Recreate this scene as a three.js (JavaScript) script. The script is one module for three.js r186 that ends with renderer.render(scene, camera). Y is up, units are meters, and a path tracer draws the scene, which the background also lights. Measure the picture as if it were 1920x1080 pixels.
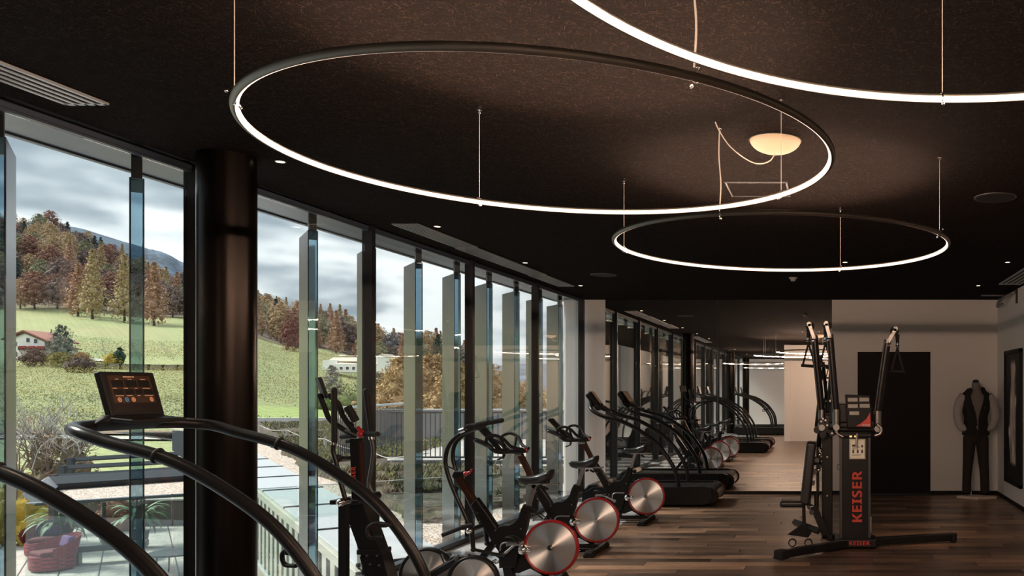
import * as THREE from 'three';
import { RoundedBoxGeometry } from 'three/addons/geometries/RoundedBoxGeometry.js';
import { mergeGeometries } from 'three/addons/utils/BufferGeometryUtils.js';
import { FontLoader } from 'three/addons/loaders/FontLoader.js';
import { TextGeometry } from 'three/addons/geometries/TextGeometry.js';
import { RectAreaLightUniformsLib } from 'three/addons/lights/RectAreaLightUniformsLib.js';

// ------------------------------------------------------------------ camera, sky, sun, exposure
const F = 1583, CX = 1560, CY = 730, EYE = 1.6;          // focal length and principal point in pixels of the 1920 x 1080 frame
const scene = new THREE.Scene();
const camera = new THREE.PerspectiveCamera(2 * Math.atan(CY / F) * 180 / Math.PI, CX / CY, 0.05, 6000);
camera.position.set(0, EYE, 0);
camera.setViewOffset(CX * 2, CY * 2, 0, 0, 1920, 1080);  // shift lens: verticals stay upright, the axis runs along the room
camera.updateProjectionMatrix();

const renderer = new THREE.WebGLRenderer({ antialias: true });
renderer.toneMapping = THREE.LinearToneMapping;
renderer.toneMappingExposure = 1.75;
renderer.shadowMap.enabled = true;
renderer.shadowMap.type = THREE.PCFSoftShadowMap;
RectAreaLightUniformsLib.init();

const SKY_LEVEL = 1.05, SUN_LEVEL = 5.2;
const RING_LEVEL = 330, RING_GLOW = 0.9, RING_COLOR = new THREE.Color(1.0, 0.67, 0.48);
const SPOT_LEVEL = 1.2;

const rng = (seed) => () => { seed |= 0; seed = seed + 0x6D2B79F5 | 0; let t = Math.imul(seed ^ seed >>> 15, 1 | seed); t = t + Math.imul(t ^ t >>> 7, 61 | t) ^ t; return ((t ^ t >>> 14) >>> 0) / 4294967296; };
const hash3 = (x, y, z) => { let h = Math.imul(x, 374761393) + Math.imul(y, 668265263) + Math.imul(z, 1274126177) | 0; h = Math.imul(h ^ h >>> 13, 1274126177); return ((h ^ h >>> 16) >>> 0) / 4294967296; };
const lerp = (a, b, t) => a + (b - a) * t, clamp = (x, a, b) => Math.min(b, Math.max(a, x)), smooth = (t) => t * t * (3 - 2 * t);
const sstep = (a, b, x) => smooth(clamp((x - a) / (b - a), 0, 1));
function vnoise(x, y, z = 0) {
  const ix = Math.floor(x), iy = Math.floor(y), iz = Math.floor(z), fx = smooth(x - ix), fy = smooth(y - iy), fz = smooth(z - iz);
  const c = (a, b, d) => hash3(ix + a, iy + b, iz + d);
  return lerp(lerp(lerp(c(0, 0, 0), c(1, 0, 0), fx), lerp(c(0, 1, 0), c(1, 1, 0), fx), fy), lerp(lerp(c(0, 0, 1), c(1, 0, 1), fx), lerp(c(0, 1, 1), c(1, 1, 1), fx), fy), fz);
}
const fbm = (x, y, z = 0, o = 4) => { let s = 0, a = 0.5, n = 0; for (let i = 0; i < o; i++) { s += a * vnoise(x, y, z); n += a; a *= 0.5; x *= 2.03; y *= 2.03; z *= 2.03; } return s / n; };

{ // overcast sky: broken grey cloud everywhere, brighter where the layer is thin
  const W = 2048, H = 1024, data = new Float32Array(W * H * 4);
  for (let r = 0; r < H; r++) {
    const up = ((r + 0.5) / H - 0.5) * Math.PI, y = Math.sin(up), cu = Math.cos(up);
    for (let c = 0; c < W; c++) {
      const ro = ((c + 0.5) / W - 0.5) * 2 * Math.PI, o = (r * W + c) * 4;
      let L = 0.8, cool = 0.5;
      if (y > -0.02) {
        const x = Math.cos(ro) * cu, z = Math.sin(ro) * cu, k = 1 / (Math.max(y, 0) + 0.16);
        const px = x * k * 1.5 + 36.647, pz = z * k * 1.5 + 8.149;
        const warp = fbm(px * 0.9, pz * 0.9, 3.1, 3);
        const d = fbm(px * 1.1 + warp * 1.4, pz * 1.1 + warp * 0.9, y * 2.2, 6);
        const fine = fbm(px * 4 + warp * 2, pz * 4, 9.7, 4);
        const thin = sstep(0.38, 0.64, d * 0.76 + fine * 0.24);
        L = lerp(0.31, 0.86, thin * thin * 0.5 + thin * 0.5) * (1 + 2.0 * Math.max(y, 0)) / 1.32;
        cool = 1 - thin;
      }
      data[o] = SKY_LEVEL * L * lerp(0.97, 0.74, cool); data[o + 1] = SKY_LEVEL * L * lerp(0.99, 0.90, cool); data[o + 2] = SKY_LEVEL * L * lerp(1.0, 1.04, cool); data[o + 3] = 1;
    }
  }
  const t = new THREE.DataTexture(data, W, H, THREE.RGBAFormat, THREE.FloatType);
  t.mapping = THREE.EquirectangularReflectionMapping; t.magFilter = THREE.LinearFilter; t.minFilter = THREE.LinearFilter; t.wrapS = THREE.RepeatWrapping; t.needsUpdate = true;
  scene.background = t;
}
const sun = new THREE.DirectionalLight(new THREE.Color(1, 0.93, 0.82), SUN_LEVEL);   // veiled sun high on the window side
sun.position.set(-180, 165, -18); sun.target.position.set(0, 0, -8); sun.castShadow = true; sun.shadow.radius = 30;
Object.assign(sun.shadow.camera, { left: -220, right: 220, top: 220, bottom: -220, near: 1, far: 700 });
sun.shadow.mapSize.set(4096, 4096); sun.shadow.bias = -0.002;
scene.add(sun, sun.target);

// ------------------------------------------------------------------ helpers
const V = (x, y, z) => new THREE.Vector3(x, y, z);
const at = (px, py, d) => V((px - CX) / F * d, EYE + (CY - py) / F * d, -d);      // a point of the place, from its bearing and its real depth d in metres
const used = new Map();
const numbered = (n) => { const k = used.get(n) ?? 0; used.set(n, k + 1); return k ? `${n}_${String(k).padStart(3, '0')}` : n; };
function tag(o, label, category, group, kind) { if (label) o.userData.label = label; if (category) o.userData.category = category; if (group) o.userData.group = group; if (kind) o.userData.kind = kind; return o; }
function thing(name, label, category, [x, y, z] = [0, 0, 0], turn = 0, group) { const o = new THREE.Group(); o.name = numbered(name); o.position.set(x, y, z); o.rotation.y = turn; scene.add(o); return tag(o, label, category, group); }
function structure(name) { const o = new THREE.Group(); o.name = name; scene.add(o); return tag(o, null, null, null, 'structure'); }
function add(name, geo, mat, parent) { const m = new THREE.Mesh(Array.isArray(geo) ? join(geo) : geo, mat); m.name = parent === scene ? numbered(name) : name; parent.add(m); return m; }
function join(list) {
  const gs = list.map((g) => { let q = g.index ? g.toNonIndexed() : g.clone(); for (const k of Object.keys(q.attributes)) if (!['position', 'normal', 'uv'].includes(k)) q.deleteAttribute(k); if (!q.attributes.normal) q.computeVertexNormals(); if (!q.attributes.uv) q.setAttribute('uv', new THREE.BufferAttribute(new Float32Array(q.attributes.position.count * 2), 2)); q.morphAttributes = {}; return q; });
  return mergeGeometries(gs, false);
}
function clone(src, label, [x, y, z], turn, group) { const c = src.clone(); c.name = numbered(src.name.replace(/_\d{3}$/, '')); c.position.set(x, y, z); if (turn !== undefined) c.rotation.y = turn; c.userData = { ...src.userData }; if (label) c.userData.label = label; if (group) c.userData.group = group; scene.add(c); return c; }
const box = (w, h, d, x = 0, y = 0, z = 0, rx = 0, ry = 0, rz = 0) => { const g = new THREE.BoxGeometry(w, h, d); if (rx) g.rotateX(rx); if (ry) g.rotateY(ry); if (rz) g.rotateZ(rz); g.translate(x, y, z); return g; };
const rbox = (w, h, d, r, x = 0, y = 0, z = 0, rx = 0, ry = 0, rz = 0) => { const g = new RoundedBoxGeometry(w, h, d, 2, Math.min(r, w / 2.01, h / 2.01, d / 2.01)); if (rx) g.rotateX(rx); if (ry) g.rotateY(ry); if (rz) g.rotateZ(rz); g.translate(x, y, z); return g; };
const cyl = (r1, r2, h, seg, x = 0, y = 0, z = 0, axis = 'y') => { const g = new THREE.CylinderGeometry(r1, r2, h, seg); if (axis === 'x') g.rotateZ(Math.PI / 2); if (axis === 'z') g.rotateX(Math.PI / 2); g.translate(x, y, z); return g; };
const ball = (r, x, y, z, s = 12) => { const g = new THREE.SphereGeometry(r, s, Math.max(6, s * 0.7 | 0)); g.translate(x, y, z); return g; };
function rod(a, b, r1, r2 = r1, seg = 10) {
  const d = b.clone().sub(a), g = new THREE.CylinderGeometry(r2, r1, d.length(), seg);
  g.applyQuaternion(new THREE.Quaternion().setFromUnitVectors(V(0, 1, 0), d.clone().normalize())); const m = a.clone().add(b).multiplyScalar(0.5); g.translate(m.x, m.y, m.z); return g;
}
function bar(a, b, w, h, roll = 0) { // a square bar from a to b
  const d = b.clone().sub(a), g = new THREE.BoxGeometry(w, d.length(), h); if (roll) g.rotateY(roll);
  g.applyQuaternion(new THREE.Quaternion().setFromUnitVectors(V(0, 1, 0), d.clone().normalize())); const m = a.clone().add(b).multiplyScalar(0.5); g.translate(m.x, m.y, m.z); return g;
}
function pipe(pts, r, seg = 40, rad = 10, closed = false) {
  const c = new THREE.CatmullRomCurve3(pts, closed, 'centripetal'), list = [new THREE.TubeGeometry(c, seg, r, rad, closed)];
  if (!closed) for (const p of [pts[0], pts[pts.length - 1]]) list.push(ball(r * 0.995, p.x, p.y, p.z, 10));
  return join(list);
}
function loft(rings, n = 18) { // rings: [x, y, z, radius across x, radius across z, tilt about z]; a closed skin with caps, smoothed along its length
  const many = [], R = rings.length, S = (R - 1) * 4;
  const cat = (a, b, c, d, t) => 0.5 * ((2 * b) + (c - a) * t + (2 * a - 5 * b + 4 * c - d) * t * t + (3 * b - a - 3 * c + d) * t * t * t);
  for (let i = 0; i <= S; i++) { const f = i / 4, k = Math.min(R - 2, Math.floor(f)), t = f - k, q = (j) => rings[clamp(j, 0, R - 1)]; many.push([0, 1, 2, 3, 4, 5].map((c) => cat(q(k - 1)[c] ?? 0, q(k)[c] ?? 0, q(k + 1)[c] ?? 0, q(k + 2)[c] ?? 0, t))); }
  const pos = [], uv = [], idx = [];
  many.forEach((r, i) => { for (let j = 0; j <= n; j++) { const a = j / n * Math.PI * 2, lx = Math.cos(a) * Math.max(0.001, r[3]), lz = Math.sin(a) * Math.max(0.001, r[4]); pos.push(r[0] + lx * Math.cos(r[5]), r[1] + lx * Math.sin(r[5]), r[2] + lz); uv.push(j / n * 0.6, i / S); } });
  for (let i = 0; i < S; i++) for (let j = 0; j < n; j++) { const a = i * (n + 1) + j, b = a + n + 1; idx.push(a, b, a + 1, a + 1, b, b + 1); }
  for (const [row, flip] of [[0, false], [S, true]]) { const c = pos.length / 3; pos.push(many[row][0], many[row][1], many[row][2]); uv.push(0.3, row / S); for (let j = 0; j < n; j++) { const a = row * (n + 1) + j; flip ? idx.push(c, a + 1, a) : idx.push(c, a, a + 1); } }
  const g = new THREE.BufferGeometry(); g.setAttribute('position', new THREE.Float32BufferAttribute(pos, 3)); g.setAttribute('uv', new THREE.Float32BufferAttribute(uv, 2)); g.setIndex(idx); g.computeVertexNormals();
  return fixOut(g);
}
function fixOut(g) { // turn a closed skin's faces outwards
  const p = g.attributes.position, id = g.index.array; let v = 0; const a = V(), b = V(), c = V();
  for (let i = 0; i < id.length; i += 3) { a.fromBufferAttribute(p, id[i]); b.fromBufferAttribute(p, id[i + 1]); c.fromBufferAttribute(p, id[i + 2]); v += a.dot(b.cross(c)); }
  if (v < 0) { for (let i = 0; i < id.length; i += 3) { const t = id[i]; id[i] = id[i + 1]; id[i + 1] = t; } g.computeVertexNormals(); }
  return g;
}
function extrude(pts, depth, bevel = 0.004, z = 0, curve = false) { // an outline in x, y, thick along z
  const s = new THREE.Shape(); if (curve) { s.moveTo(...pts[0]); s.splineThru(pts.slice(1).concat([pts[0]]).map((p) => new THREE.Vector2(...p))); } else { s.moveTo(...pts[0]); pts.slice(1).forEach((p) => s.lineTo(...p)); s.closePath(); }
  const g = new THREE.ExtrudeGeometry(s, { depth: Math.max(0.001, depth - 2 * bevel), bevelEnabled: bevel > 0, bevelThickness: bevel, bevelSize: bevel, bevelSegments: 2, curveSegments: 10, steps: 1 });
  g.translate(0, 0, z - depth / 2 + bevel); return g;
}
function grid(nu, nv, fn) { // a surface patch through fn(u, v) -> [x, y, z, (u, v of the texture)]
  const pos = [], uv = [], idx = [];
  for (let j = 0; j <= nv; j++) for (let i = 0; i <= nu; i++) { const p = fn(i / nu, j / nv); pos.push(p[0], p[1], p[2]); uv.push(p[3] ?? i / nu, p[4] ?? j / nv); }
  for (let j = 0; j < nv; j++) for (let i = 0; i < nu; i++) { const a = j * (nu + 1) + i, b = a + nu + 1; idx.push(a, a + 1, b, b, a + 1, b + 1); }
  const g = new THREE.BufferGeometry(); g.setAttribute('position', new THREE.Float32BufferAttribute(pos, 3)); g.setAttribute('uv', new THREE.Float32BufferAttribute(uv, 2)); g.setIndex(idx); g.computeVertexNormals(); return g;
}
const metricUV = (g, s = 1) => { const p = g.attributes.position, n = g.attributes.normal, u = g.attributes.uv; for (let i = 0; i < p.count; i++) { const ax = Math.abs(n.getX(i)), ay = Math.abs(n.getY(i)), az = Math.abs(n.getZ(i)); if (ay >= ax && ay >= az) u.setXY(i, p.getX(i) * s, p.getZ(i) * s); else if (ax >= az) u.setXY(i, p.getZ(i) * s, p.getY(i) * s); else u.setXY(i, p.getX(i) * s, p.getY(i) * s); } return g; };

// ------------------------------------------------------------------ materials
function dataTex(w, h, fn, srgb = true, rep = [1, 1]) {
  const d = new Uint8Array(w * h * 4); for (let y = 0; y < h; y++) for (let x = 0; x < w; x++) { const c = fn(x / w, y / h, x, y), o = (y * w + x) * 4; if (typeof c === 'number') d[o] = d[o + 1] = d[o + 2] = clamp(c, 0, 1) * 255; else { d[o] = clamp(c[0], 0, 1) * 255; d[o + 1] = clamp(c[1], 0, 1) * 255; d[o + 2] = clamp(c[2], 0, 1) * 255; } d[o + 3] = 255; }
  const t = new THREE.DataTexture(d, w, h, THREE.RGBAFormat); t.magFilter = THREE.LinearFilter; t.minFilter = THREE.LinearMipmapLinearFilter; t.generateMipmaps = true; t.wrapS = t.wrapT = THREE.RepeatWrapping; t.repeat.set(...rep); if (srgb) t.colorSpace = THREE.SRGBColorSpace; t.needsUpdate = true; return t;
}
function canvasTex(w, h, draw, srgb = true) { const c = document.createElement('canvas'); c.width = w; c.height = h; const x = c.getContext('2d'); draw(x, w, h); const t = new THREE.CanvasTexture(c); t.wrapS = t.wrapT = THREE.RepeatWrapping; if (srgb) t.colorSpace = THREE.SRGBColorSpace; return t; }
const tileNoise = (u, v, s, o = 4, seed = 0) => { let a = 0.5, t = 0, n = 0; for (let i = 0; i < o; i++) { const p = s << i, x = u * p, y = v * p, ix = Math.floor(x), iy = Math.floor(y), fx = smooth(x - ix), fy = smooth(y - iy), c = (i1, j1) => hash3(((ix + i1) % p + p) % p, ((iy + j1) % p + p) % p, seed + i * 7); t += a * lerp(lerp(c(0, 0), c(1, 0), fx), lerp(c(0, 1), c(1, 1), fx), fy); n += a; a *= 0.5; } return t / n; };
const std = (name, o) => Object.assign(new THREE.MeshStandardMaterial(o), { name }), phys = (name, o) => Object.assign(new THREE.MeshPhysicalMaterial(o), { name });
const C = (r, g, b) => new THREE.Color().setRGB(r, g, b);

const speckle = dataTex(256, 256, (u, v) => 0.5 + (tileNoise(u, v, 32, 3, 5) - 0.5) * 0.9, false);
const fibres = (tone) => (x, w, h) => { // tangled fibres of a wood-wool board
  x.fillStyle = tone(0); x.fillRect(0, 0, w, h); const r = rng(11);
  for (let i = 0; i < 7000; i++) { const g = r(), a = r() * w, b = r() * h, t = r() * Math.PI * 2, l = 16 + r() * 40, k = (r() - 0.5) * 30; x.strokeStyle = tone(g); x.lineWidth = 1.8 + r() * 2.2; for (const ox of [0, -w, w]) for (const oy of [0, -h, h]) { if (a + ox < -60 || a + ox > w + 60 || b + oy < -60 || b + oy > h + 60) continue; x.beginPath(); x.moveTo(a + ox, b + oy); x.quadraticCurveTo(a + ox + Math.cos(t) * l * 0.5 - Math.sin(t) * k, b + oy + Math.sin(t) * l * 0.5 + Math.cos(t) * k, a + ox + Math.cos(t) * l, b + oy + Math.sin(t) * l); x.stroke(); } }
};
const ceilBump = canvasTex(1024, 1024, fibres((g) => `rgb(${[0, 1, 2].map(() => 30 + g * 215 | 0)})`), false);
const ceilMap = canvasTex(1024, 1024, fibres((g) => { const k = g * g * g; return `rgb(${20 + k * 66 | 0},${15 + k * 52 | 0},${13 + k * 45 | 0})`; }));
const woodMap = (seed, base) => dataTex(512, 512, (u, v) => {
  const s = tileNoise(u * 0.5, v, 4, 2, seed), streak = tileNoise(u, v * 1, 2, 1, seed + 3), g1 = tileNoise((u * 2) % 1, (v * 4 + 0.05 * s) % 1, 32, 4, seed + 9);
  const fine = hash3(0, (v * 512 | 0), seed) * 0.5 + tileNoise(u, v, 4, 6, seed + 17) * 0.5;
  const k = 0.55 + 0.45 * s + 0.32 * (g1 - 0.5) + 0.42 * (fine - 0.5) + 0.2 * (streak - 0.5);
  return [base[0] * k, base[1] * k, base[2] * k];
});
const woodBump = dataTex(256, 512, (u, v) => 0.5 + 0.6 * (tileNoise(u * 0.25, v, 64, 3, 77) - 0.5), false);
const M = {
  ceiling: phys('dark wood-wool ceiling board', { specularIntensity: 0.12, map: ceilMap, bumpMap: ceilBump, bumpScale: 0.013, roughness: 0.95 }),
  wallWhite: std('white painted plaster', { color: C(0.76, 0.74, 0.72), roughness: 0.9, bumpMap: speckle, bumpScale: 0.0006 }),
  black: phys('black powder-coated steel', { color: C(0.0075, 0.0075, 0.008), roughness: 0.36, specularIntensity: 0.5, bumpMap: speckle, bumpScale: 0.0003 }),
  blackMatt: phys('matt black plastic', { color: C(0.008, 0.008, 0.0085), roughness: 0.6, specularIntensity: 0.5 }),
  blackGloss: phys('satin black tube', { color: C(0.010, 0.010, 0.0105), roughness: 0.3, specularIntensity: 0.4 }),
  rubber: phys('black rubber', { color: C(0.010, 0.010, 0.0105), roughness: 0.75, specularIntensity: 0.5 }),
  leather: phys('black saddle vinyl', { color: C(0.014, 0.015, 0.017), roughness: 0.34 }),
  grey: std('dark grey metal', { color: C(0.06, 0.062, 0.066), roughness: 0.45, metalness: 0.5 }),
  alu: std('brushed aluminium', { color: C(0.40, 0.39, 0.385), roughness: 0.34, metalness: 1 }),
  chrome: std('polished chrome', { color: C(0.80, 0.79, 0.78), roughness: 0.12, metalness: 1 }),
  red: phys('red enamel', { color: C(0.27, 0.010, 0.012), roughness: 0.3, clearcoat: 0.4 }),
  redPrint: std('red print', { color: C(0.55, 0.045, 0.028), roughness: 0.55 }),
  whitePrint: std('white print', { color: C(0.5, 0.5, 0.5), roughness: 0.6 }),
  copper: std('copper brown anodised post', { color: C(0.075, 0.03, 0.02), roughness: 0.35, metalness: 0.7 }),
  column: std('dark bronze column casing', { color: C(0.0115, 0.0090, 0.0075), roughness: 0.28, metalness: 0.9, bumpMap: speckle, bumpScale: 0.0002 }),
  frame: std('black window frame', { color: C(0.014, 0.015, 0.017), roughness: 0.4, metalness: 0.2 }),
  headRail: std('grey window head profile', { color: C(0.045, 0.06, 0.085), roughness: 0.35, metalness: 0.1 }),
  lining: std('polished fin lining', { color: C(0.70, 0.76, 0.80), roughness: 0.04, metalness: 1 }),
  blade: phys('tinted glass nose', { color: C(0.50, 0.62, 0.68), roughness: 0.0, transmission: 1, thickness: 0, ior: 1.5 }),
  fin: std('bronze grey anodised sun fin', { color: C(0.105, 0.103, 0.10), roughness: 0.3, metalness: 0.85, bumpMap: speckle, bumpScale: 0.0002 }),
  soffit: std('grey metal soffit', { color: C(0.105, 0.12, 0.15), roughness: 0.3, metalness: 0.6 }),
  mirror: std('mirror glass', { color: C(0.86, 0.85, 0.82), roughness: 0.0, metalness: 1 }),
  glass: phys('window glass', { color: C(0.95, 0.975, 0.97), roughness: 0.0, transmission: 1, thickness: 0, ior: 1.75 }),
  glassOut: phys('balustrade glass', { color: C(0.86, 0.92, 0.90), roughness: 0.0, transmission: 1, thickness: 0, ior: 1.5 }),
  door: phys('dark brown door leaf', { color: C(0.0075, 0.0052, 0.0045), roughness: 0.55, specularIntensity: 0.3 }),
  skirting: phys('black skirting board', { color: C(0.007, 0.0065, 0.0065), roughness: 0.5, specularIntensity: 0.4 }),
  stoneStrip: std('light grey floor tile', { map: dataTex(256, 256, (u, v) => { const k = 0.9 + 0.2 * (tileNoise(u, v, 8, 5, 31) - 0.5); return [0.74 * k, 0.74 * k, 0.75 * k]; }), roughness: 0.14 }),
  plank: [0, 1, 2, 3].map((i) => std('dark brown floor plank', { map: woodMap(40 + i * 50, [[0.53, 0.425, 0.36], [0.62, 0.49, 0.405], [0.42, 0.345, 0.30], [0.70, 0.55, 0.45]][i]), roughness: 0.33, bumpMap: woodBump, bumpScale: 0.0006 })),
  vent: std('grey slot diffuser', { color: C(0.5, 0.52, 0.55), roughness: 0.35, metalness: 0.7 }),
  white: std('white enamel', { color: C(0.36, 0.345, 0.32), roughness: 0.4 }),
  cable: std('pale steel cable', { color: C(0.50, 0.46, 0.42), roughness: 0.4, metalness: 0.3 }),
  ringTube: std('dark olive grey ring profile', { color: C(0.17, 0.16, 0.135), roughness: 0.4, metalness: 0.6 }),
  led: std('warm light strip', { color: C(0.9, 0.8, 0.7), emissive: RING_COLOR.clone().lerp(C(1, 1, 1), 0.15), emissiveIntensity: RING_GLOW }),
  spotGlow: std('warm spot lens light', { color: C(0.8, 0.7, 0.6), emissive: C(1, 0.75, 0.5), emissiveIntensity: 1.6 }),
};
// ------------------------------------------------------------------ the room
const D = 12.86, H = 2.965, XR = 2.52, BACK = -0.35, END = -12.5;      // back wall distance, ceiling height, right wall, wall behind, end of the long bay
const W = (d) => -3.81 - 0.0152 * (D - d);                             // x of the glass line at distance d
const SKEW = Math.atan(0.0152);

const floor = structure('floor');
add('slab', metricUV(box(11.2, 0.26, 26, 1.75, -0.155, 0)), M.skirting, floor);
{
  const r = rng(5), PW = 0.158, PL = 1.52, geos = [];
  for (let v = 0; v < 6; v++) { const g = new RoundedBoxGeometry(PL - 0.003, 0.024, PW - 0.003, 1, 0.002), u = g.attributes.uv, p = g.attributes.position; for (let i = 0; i < u.count; i++) u.setXY(i, (p.getX(i) / PL + 0.5) * 0.9 + v * 0.37, (p.getZ(i) / PW) * 0.16 + v * 0.171); geos.push(g); }
  const rest = [];
  for (let d = END + 0.1, row = 0; d < D - 0.05; d += PW, row++) {
    const edge = d > 6.7 ? -2.5 : -2.5, off = ((row * 0.618) % 1) * PL, right = d > 8.9 ? XR : 6.9;
    for (let x = edge - off; x < right; x += PL) {
      const a = Math.max(x, edge), b = Math.min(x + PL, right), w = b - a; if (w < 0.12) continue;
      const k = r(), v = r() * 6 | 0, m = M.plank[k < 0.4 ? 0 : k < 0.64 ? 1 : k < 0.88 ? 2 : 3];
      if (d > 7.05 && a < 2.6) { const p = add('plank', geos[v], m, floor); p.position.set((a + b) / 2, -0.012 + (r() - 0.5) * 0.0008, -d - PW / 2); p.scale.x = (w - 0.002) / PL; }
      else rest.push([(a + b) / 2, d, (w - 0.002) / PL, k]);
    }
  }
  const im = new THREE.InstancedMesh(geos[0], M.plank[0], rest.length), m4 = new THREE.Matrix4(), col = new THREE.Color();
  rest.forEach(([x, d, s, k], i) => { m4.compose(V(x, -0.012, -d - PW / 2), new THREE.Quaternion(), V(s, 1, 1)); im.setMatrixAt(i, m4); im.setColorAt(i, col.setScalar(0.85 + k * 0.4)); });
  im.name = 'planking'; tag(im, null, null, null, 'stuff'); floor.add(im);
  const L = D - END, strip = grid(2, 60, (u, v) => { const d = lerp(END, D, v), x = lerp(W(d) - 0.02, -2.503, u); return [x, -0.001, -d, x, d]; });
  add('stone_strip', strip, M.stoneStrip, floor);
}
const ceiling = structure('ceiling');
add('slab', box(12.4, 0.3, 26.2, 1.3 + 0.6, H + 0.17, 0.0), M.blackMatt, ceiling);
{
  const PX = 1.25, PZ = 2.5, geos = [0, 1, 2, 3].map((v) => { const g = new RoundedBoxGeometry(PX - 0.001, 0.025, PZ - 0.001, 1, 0.0006), u = g.attributes.uv, p = g.attributes.position; for (let i = 0; i < u.count; i++) u.setXY(i, p.getX(i) * 1.4 + v * 0.31, p.getZ(i) * 1.4 + v * 0.47); return g; });
  for (let i = 0, x = -3.86 + PX / 2 + 0.02; x < 7.2; x += PX, i++) for (let j = 0, d = D - PZ / 2; d > END - 1; d -= PZ, j++) { const p = add('ceiling_panel', geos[(i + j * 3) % 4], M.ceiling, ceiling); p.position.set(x, H + 0.0125, -d); }
}
const wallBack = structure('wall_back');
add('plaster', [box(0.42, H + 0.2, 0.2, -3.65, H / 2, -D - 0.1), box(0.39, H + 0.2, 0.2, 0.195, H / 2, -D - 0.1), box(1.11, H - 2.17 + 0.1, 0.2, 0.945, 2.17 + (H - 2.17 + 0.1) / 2, -D - 0.1), box(XR - 1.5 + 0.15, H + 0.2, 0.2, 1.5 + (XR - 1.35) / 2, H / 2, -D - 0.1), box(7.5, H + 0.6, 0.1, -0.4, H / 2, -D - 0.25)], M.wallWhite, wallBack);  // last, widest box: added unseen behind the door to stop a light leak
const wallRight = structure('wall_right');
add('plaster', [box(0.16, H + 0.2, D - 9 + 0.2, XR + 0.08, H / 2, -(D + 9) / 2 - 0.1), box(4.6, H + 0.2, 0.16, XR + 0.16 + 2.2, H / 2, -9.1), box(0.16, H + 0.2, 9.6, 7.0, H / 2, -4.4)], M.wallWhite, wallRight);
const wallRear = structure('wall_rear');
add('plaster', [box(8.6, H + 0.2, 0.2, -1.47 + 4.3, H / 2, -BACK + 0.1), box(0.2, H + 0.2, -END + BACK + 0.2, -1.37, H / 2, (-END - BACK) / 2), box(3.2, H + 0.2, 0.2, -2.85, H / 2, -END + 0.1)], M.wallWhite, wallRear);
const base1 = structure('baseboard_back');
add('board', [rbox(0.42, 0.055, 0.014, 0.003, -3.65, 0.0275, -D + 0.007), rbox(3.45, 0.05, 0.02, 0.003, -1.725, 0.025, -D + 0.01), rbox(0.39, 0.055, 0.014, 0.003, 0.195, 0.0275, -D + 0.007), rbox(XR - 1.5, 0.055, 0.014, 0.003, (XR + 1.5) / 2, 0.0275, -D + 0.007)], M.skirting, base1);
const base2 = structure('baseboard_right');
add('board', rbox(0.014, 0.055, D - 9, 0.003, XR - 0.007, 0.0275, -(D + 9) / 2), M.skirting, base2);
const door = structure('door_1');
add('door_leaf', rbox(1.10, 2.15, 0.05, 0.004, 0.945, 1.08, -D - 0.045), M.door, door);
add('door_frame', [box(0.012, 2.17, 0.2, 0.396, 1.085, -D - 0.1), box(0.012, 2.17, 0.2, 1.494, 1.085, -D - 0.1), box(1.11, 0.012, 0.2, 0.945, 2.166, -D - 0.1)], M.skirting, door);
for (const [a, b] of [[-3.45, -1.742], [-1.738, -0.002]]) { // two sheets of mirror, floor to ceiling
  const m = add('wall_mirror', rbox(b - a, H - 0.052, 0.012, 0.001, (a + b) / 2, (H + 0.05) / 2, -D + 0.004), M.mirror, scene);
  tag(m, a < -2 ? 'wide floor-to-ceiling mirror sheet beside the white pillar, behind the rear treadmill' : 'wide floor-to-ceiling mirror sheet ending at the white wall by the dark door', 'mirror', 'wall mirrors');
}
{ // socket plate low on the white wall, behind the cable machine
  const s = thing('wall_socket', 'small white socket plate low on the white wall beside the mirror', 'socket', [0.12, 0.42, -D + 0.006]);
  add('plate', rbox(0.085, 0.085, 0.012, 0.004), M.white, s); add('insert', rbox(0.055, 0.055, 0.006, 0.003, 0, 0, 0.006), M.wallWhite, s);
}

// ------------------------------------------------------------------ glass front
const joints = []; for (let k = 0; k < 14; k++) joints.push(12.76 - 1.9 * k);
joints.forEach((d, k) => {
  const d2 = k + 1 < joints.length ? joints[k + 1] : END, w = structure('window_' + (k + 1)), m = (d + d2) / 2;
  const put = (name, geo, mat) => { const o = add(name, geo, mat, w); o.position.set(W(m), 0, -m); o.rotation.y = -SKEW; return o; };
  const L = d - d2;
  put('pane', box(0.012, 2.925, L - 0.05, 0, 1.4575, 0), M.glass);
  put('frame_post', box(0.085, H, 0.05, 0.025, H / 2, -L / 2), M.frame);
  put('head_rail', [box(0.05, 0.028, L, 0.012, 2.948, 0), box(0.03, 0.012, L, 0.02, 2.926, 0)], M.headRail);
  put('sill_rail', [rbox(0.09, 0.055, L, 0.004, 0.02, 0.027, 0)], M.frame);
});
const front = structure('trim_1');
{
  const L = D - END + 0.6, m = (D + END) / 2;
  const put = (name, geo, mat) => { const o = add(name, geo, mat, front); o.position.set(W(m), 0, -m); o.rotation.y = -SKEW; };
  put('soffit', [box(0.46, 0.03, L, -0.24, 2.985, 0)], M.soffit);
  put('soffit_lip', [box(0.02, 0.05, L, -0.46, 2.985, 0)], M.grey);
  put('fascia', [box(0.05, 0.6, L, -0.5, 3.27, 0), box(0.6, 0.05, L, -0.2, 3.33, 0)], M.soffit);
  put('slab_edge', [box(0.22, 0.5, L, -0.12, -0.26, 0)], M.grey);
  add('end_wall', box(0.35, 3.6, 0.25, W(D) - 0.08, 1.4, -D - 0.14), M.wallWhite, front);
}
const finOrder = ['first', 'second', 'third', 'fourth', 'fifth', 'sixth', 'seventh', 'eighth'];
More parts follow.
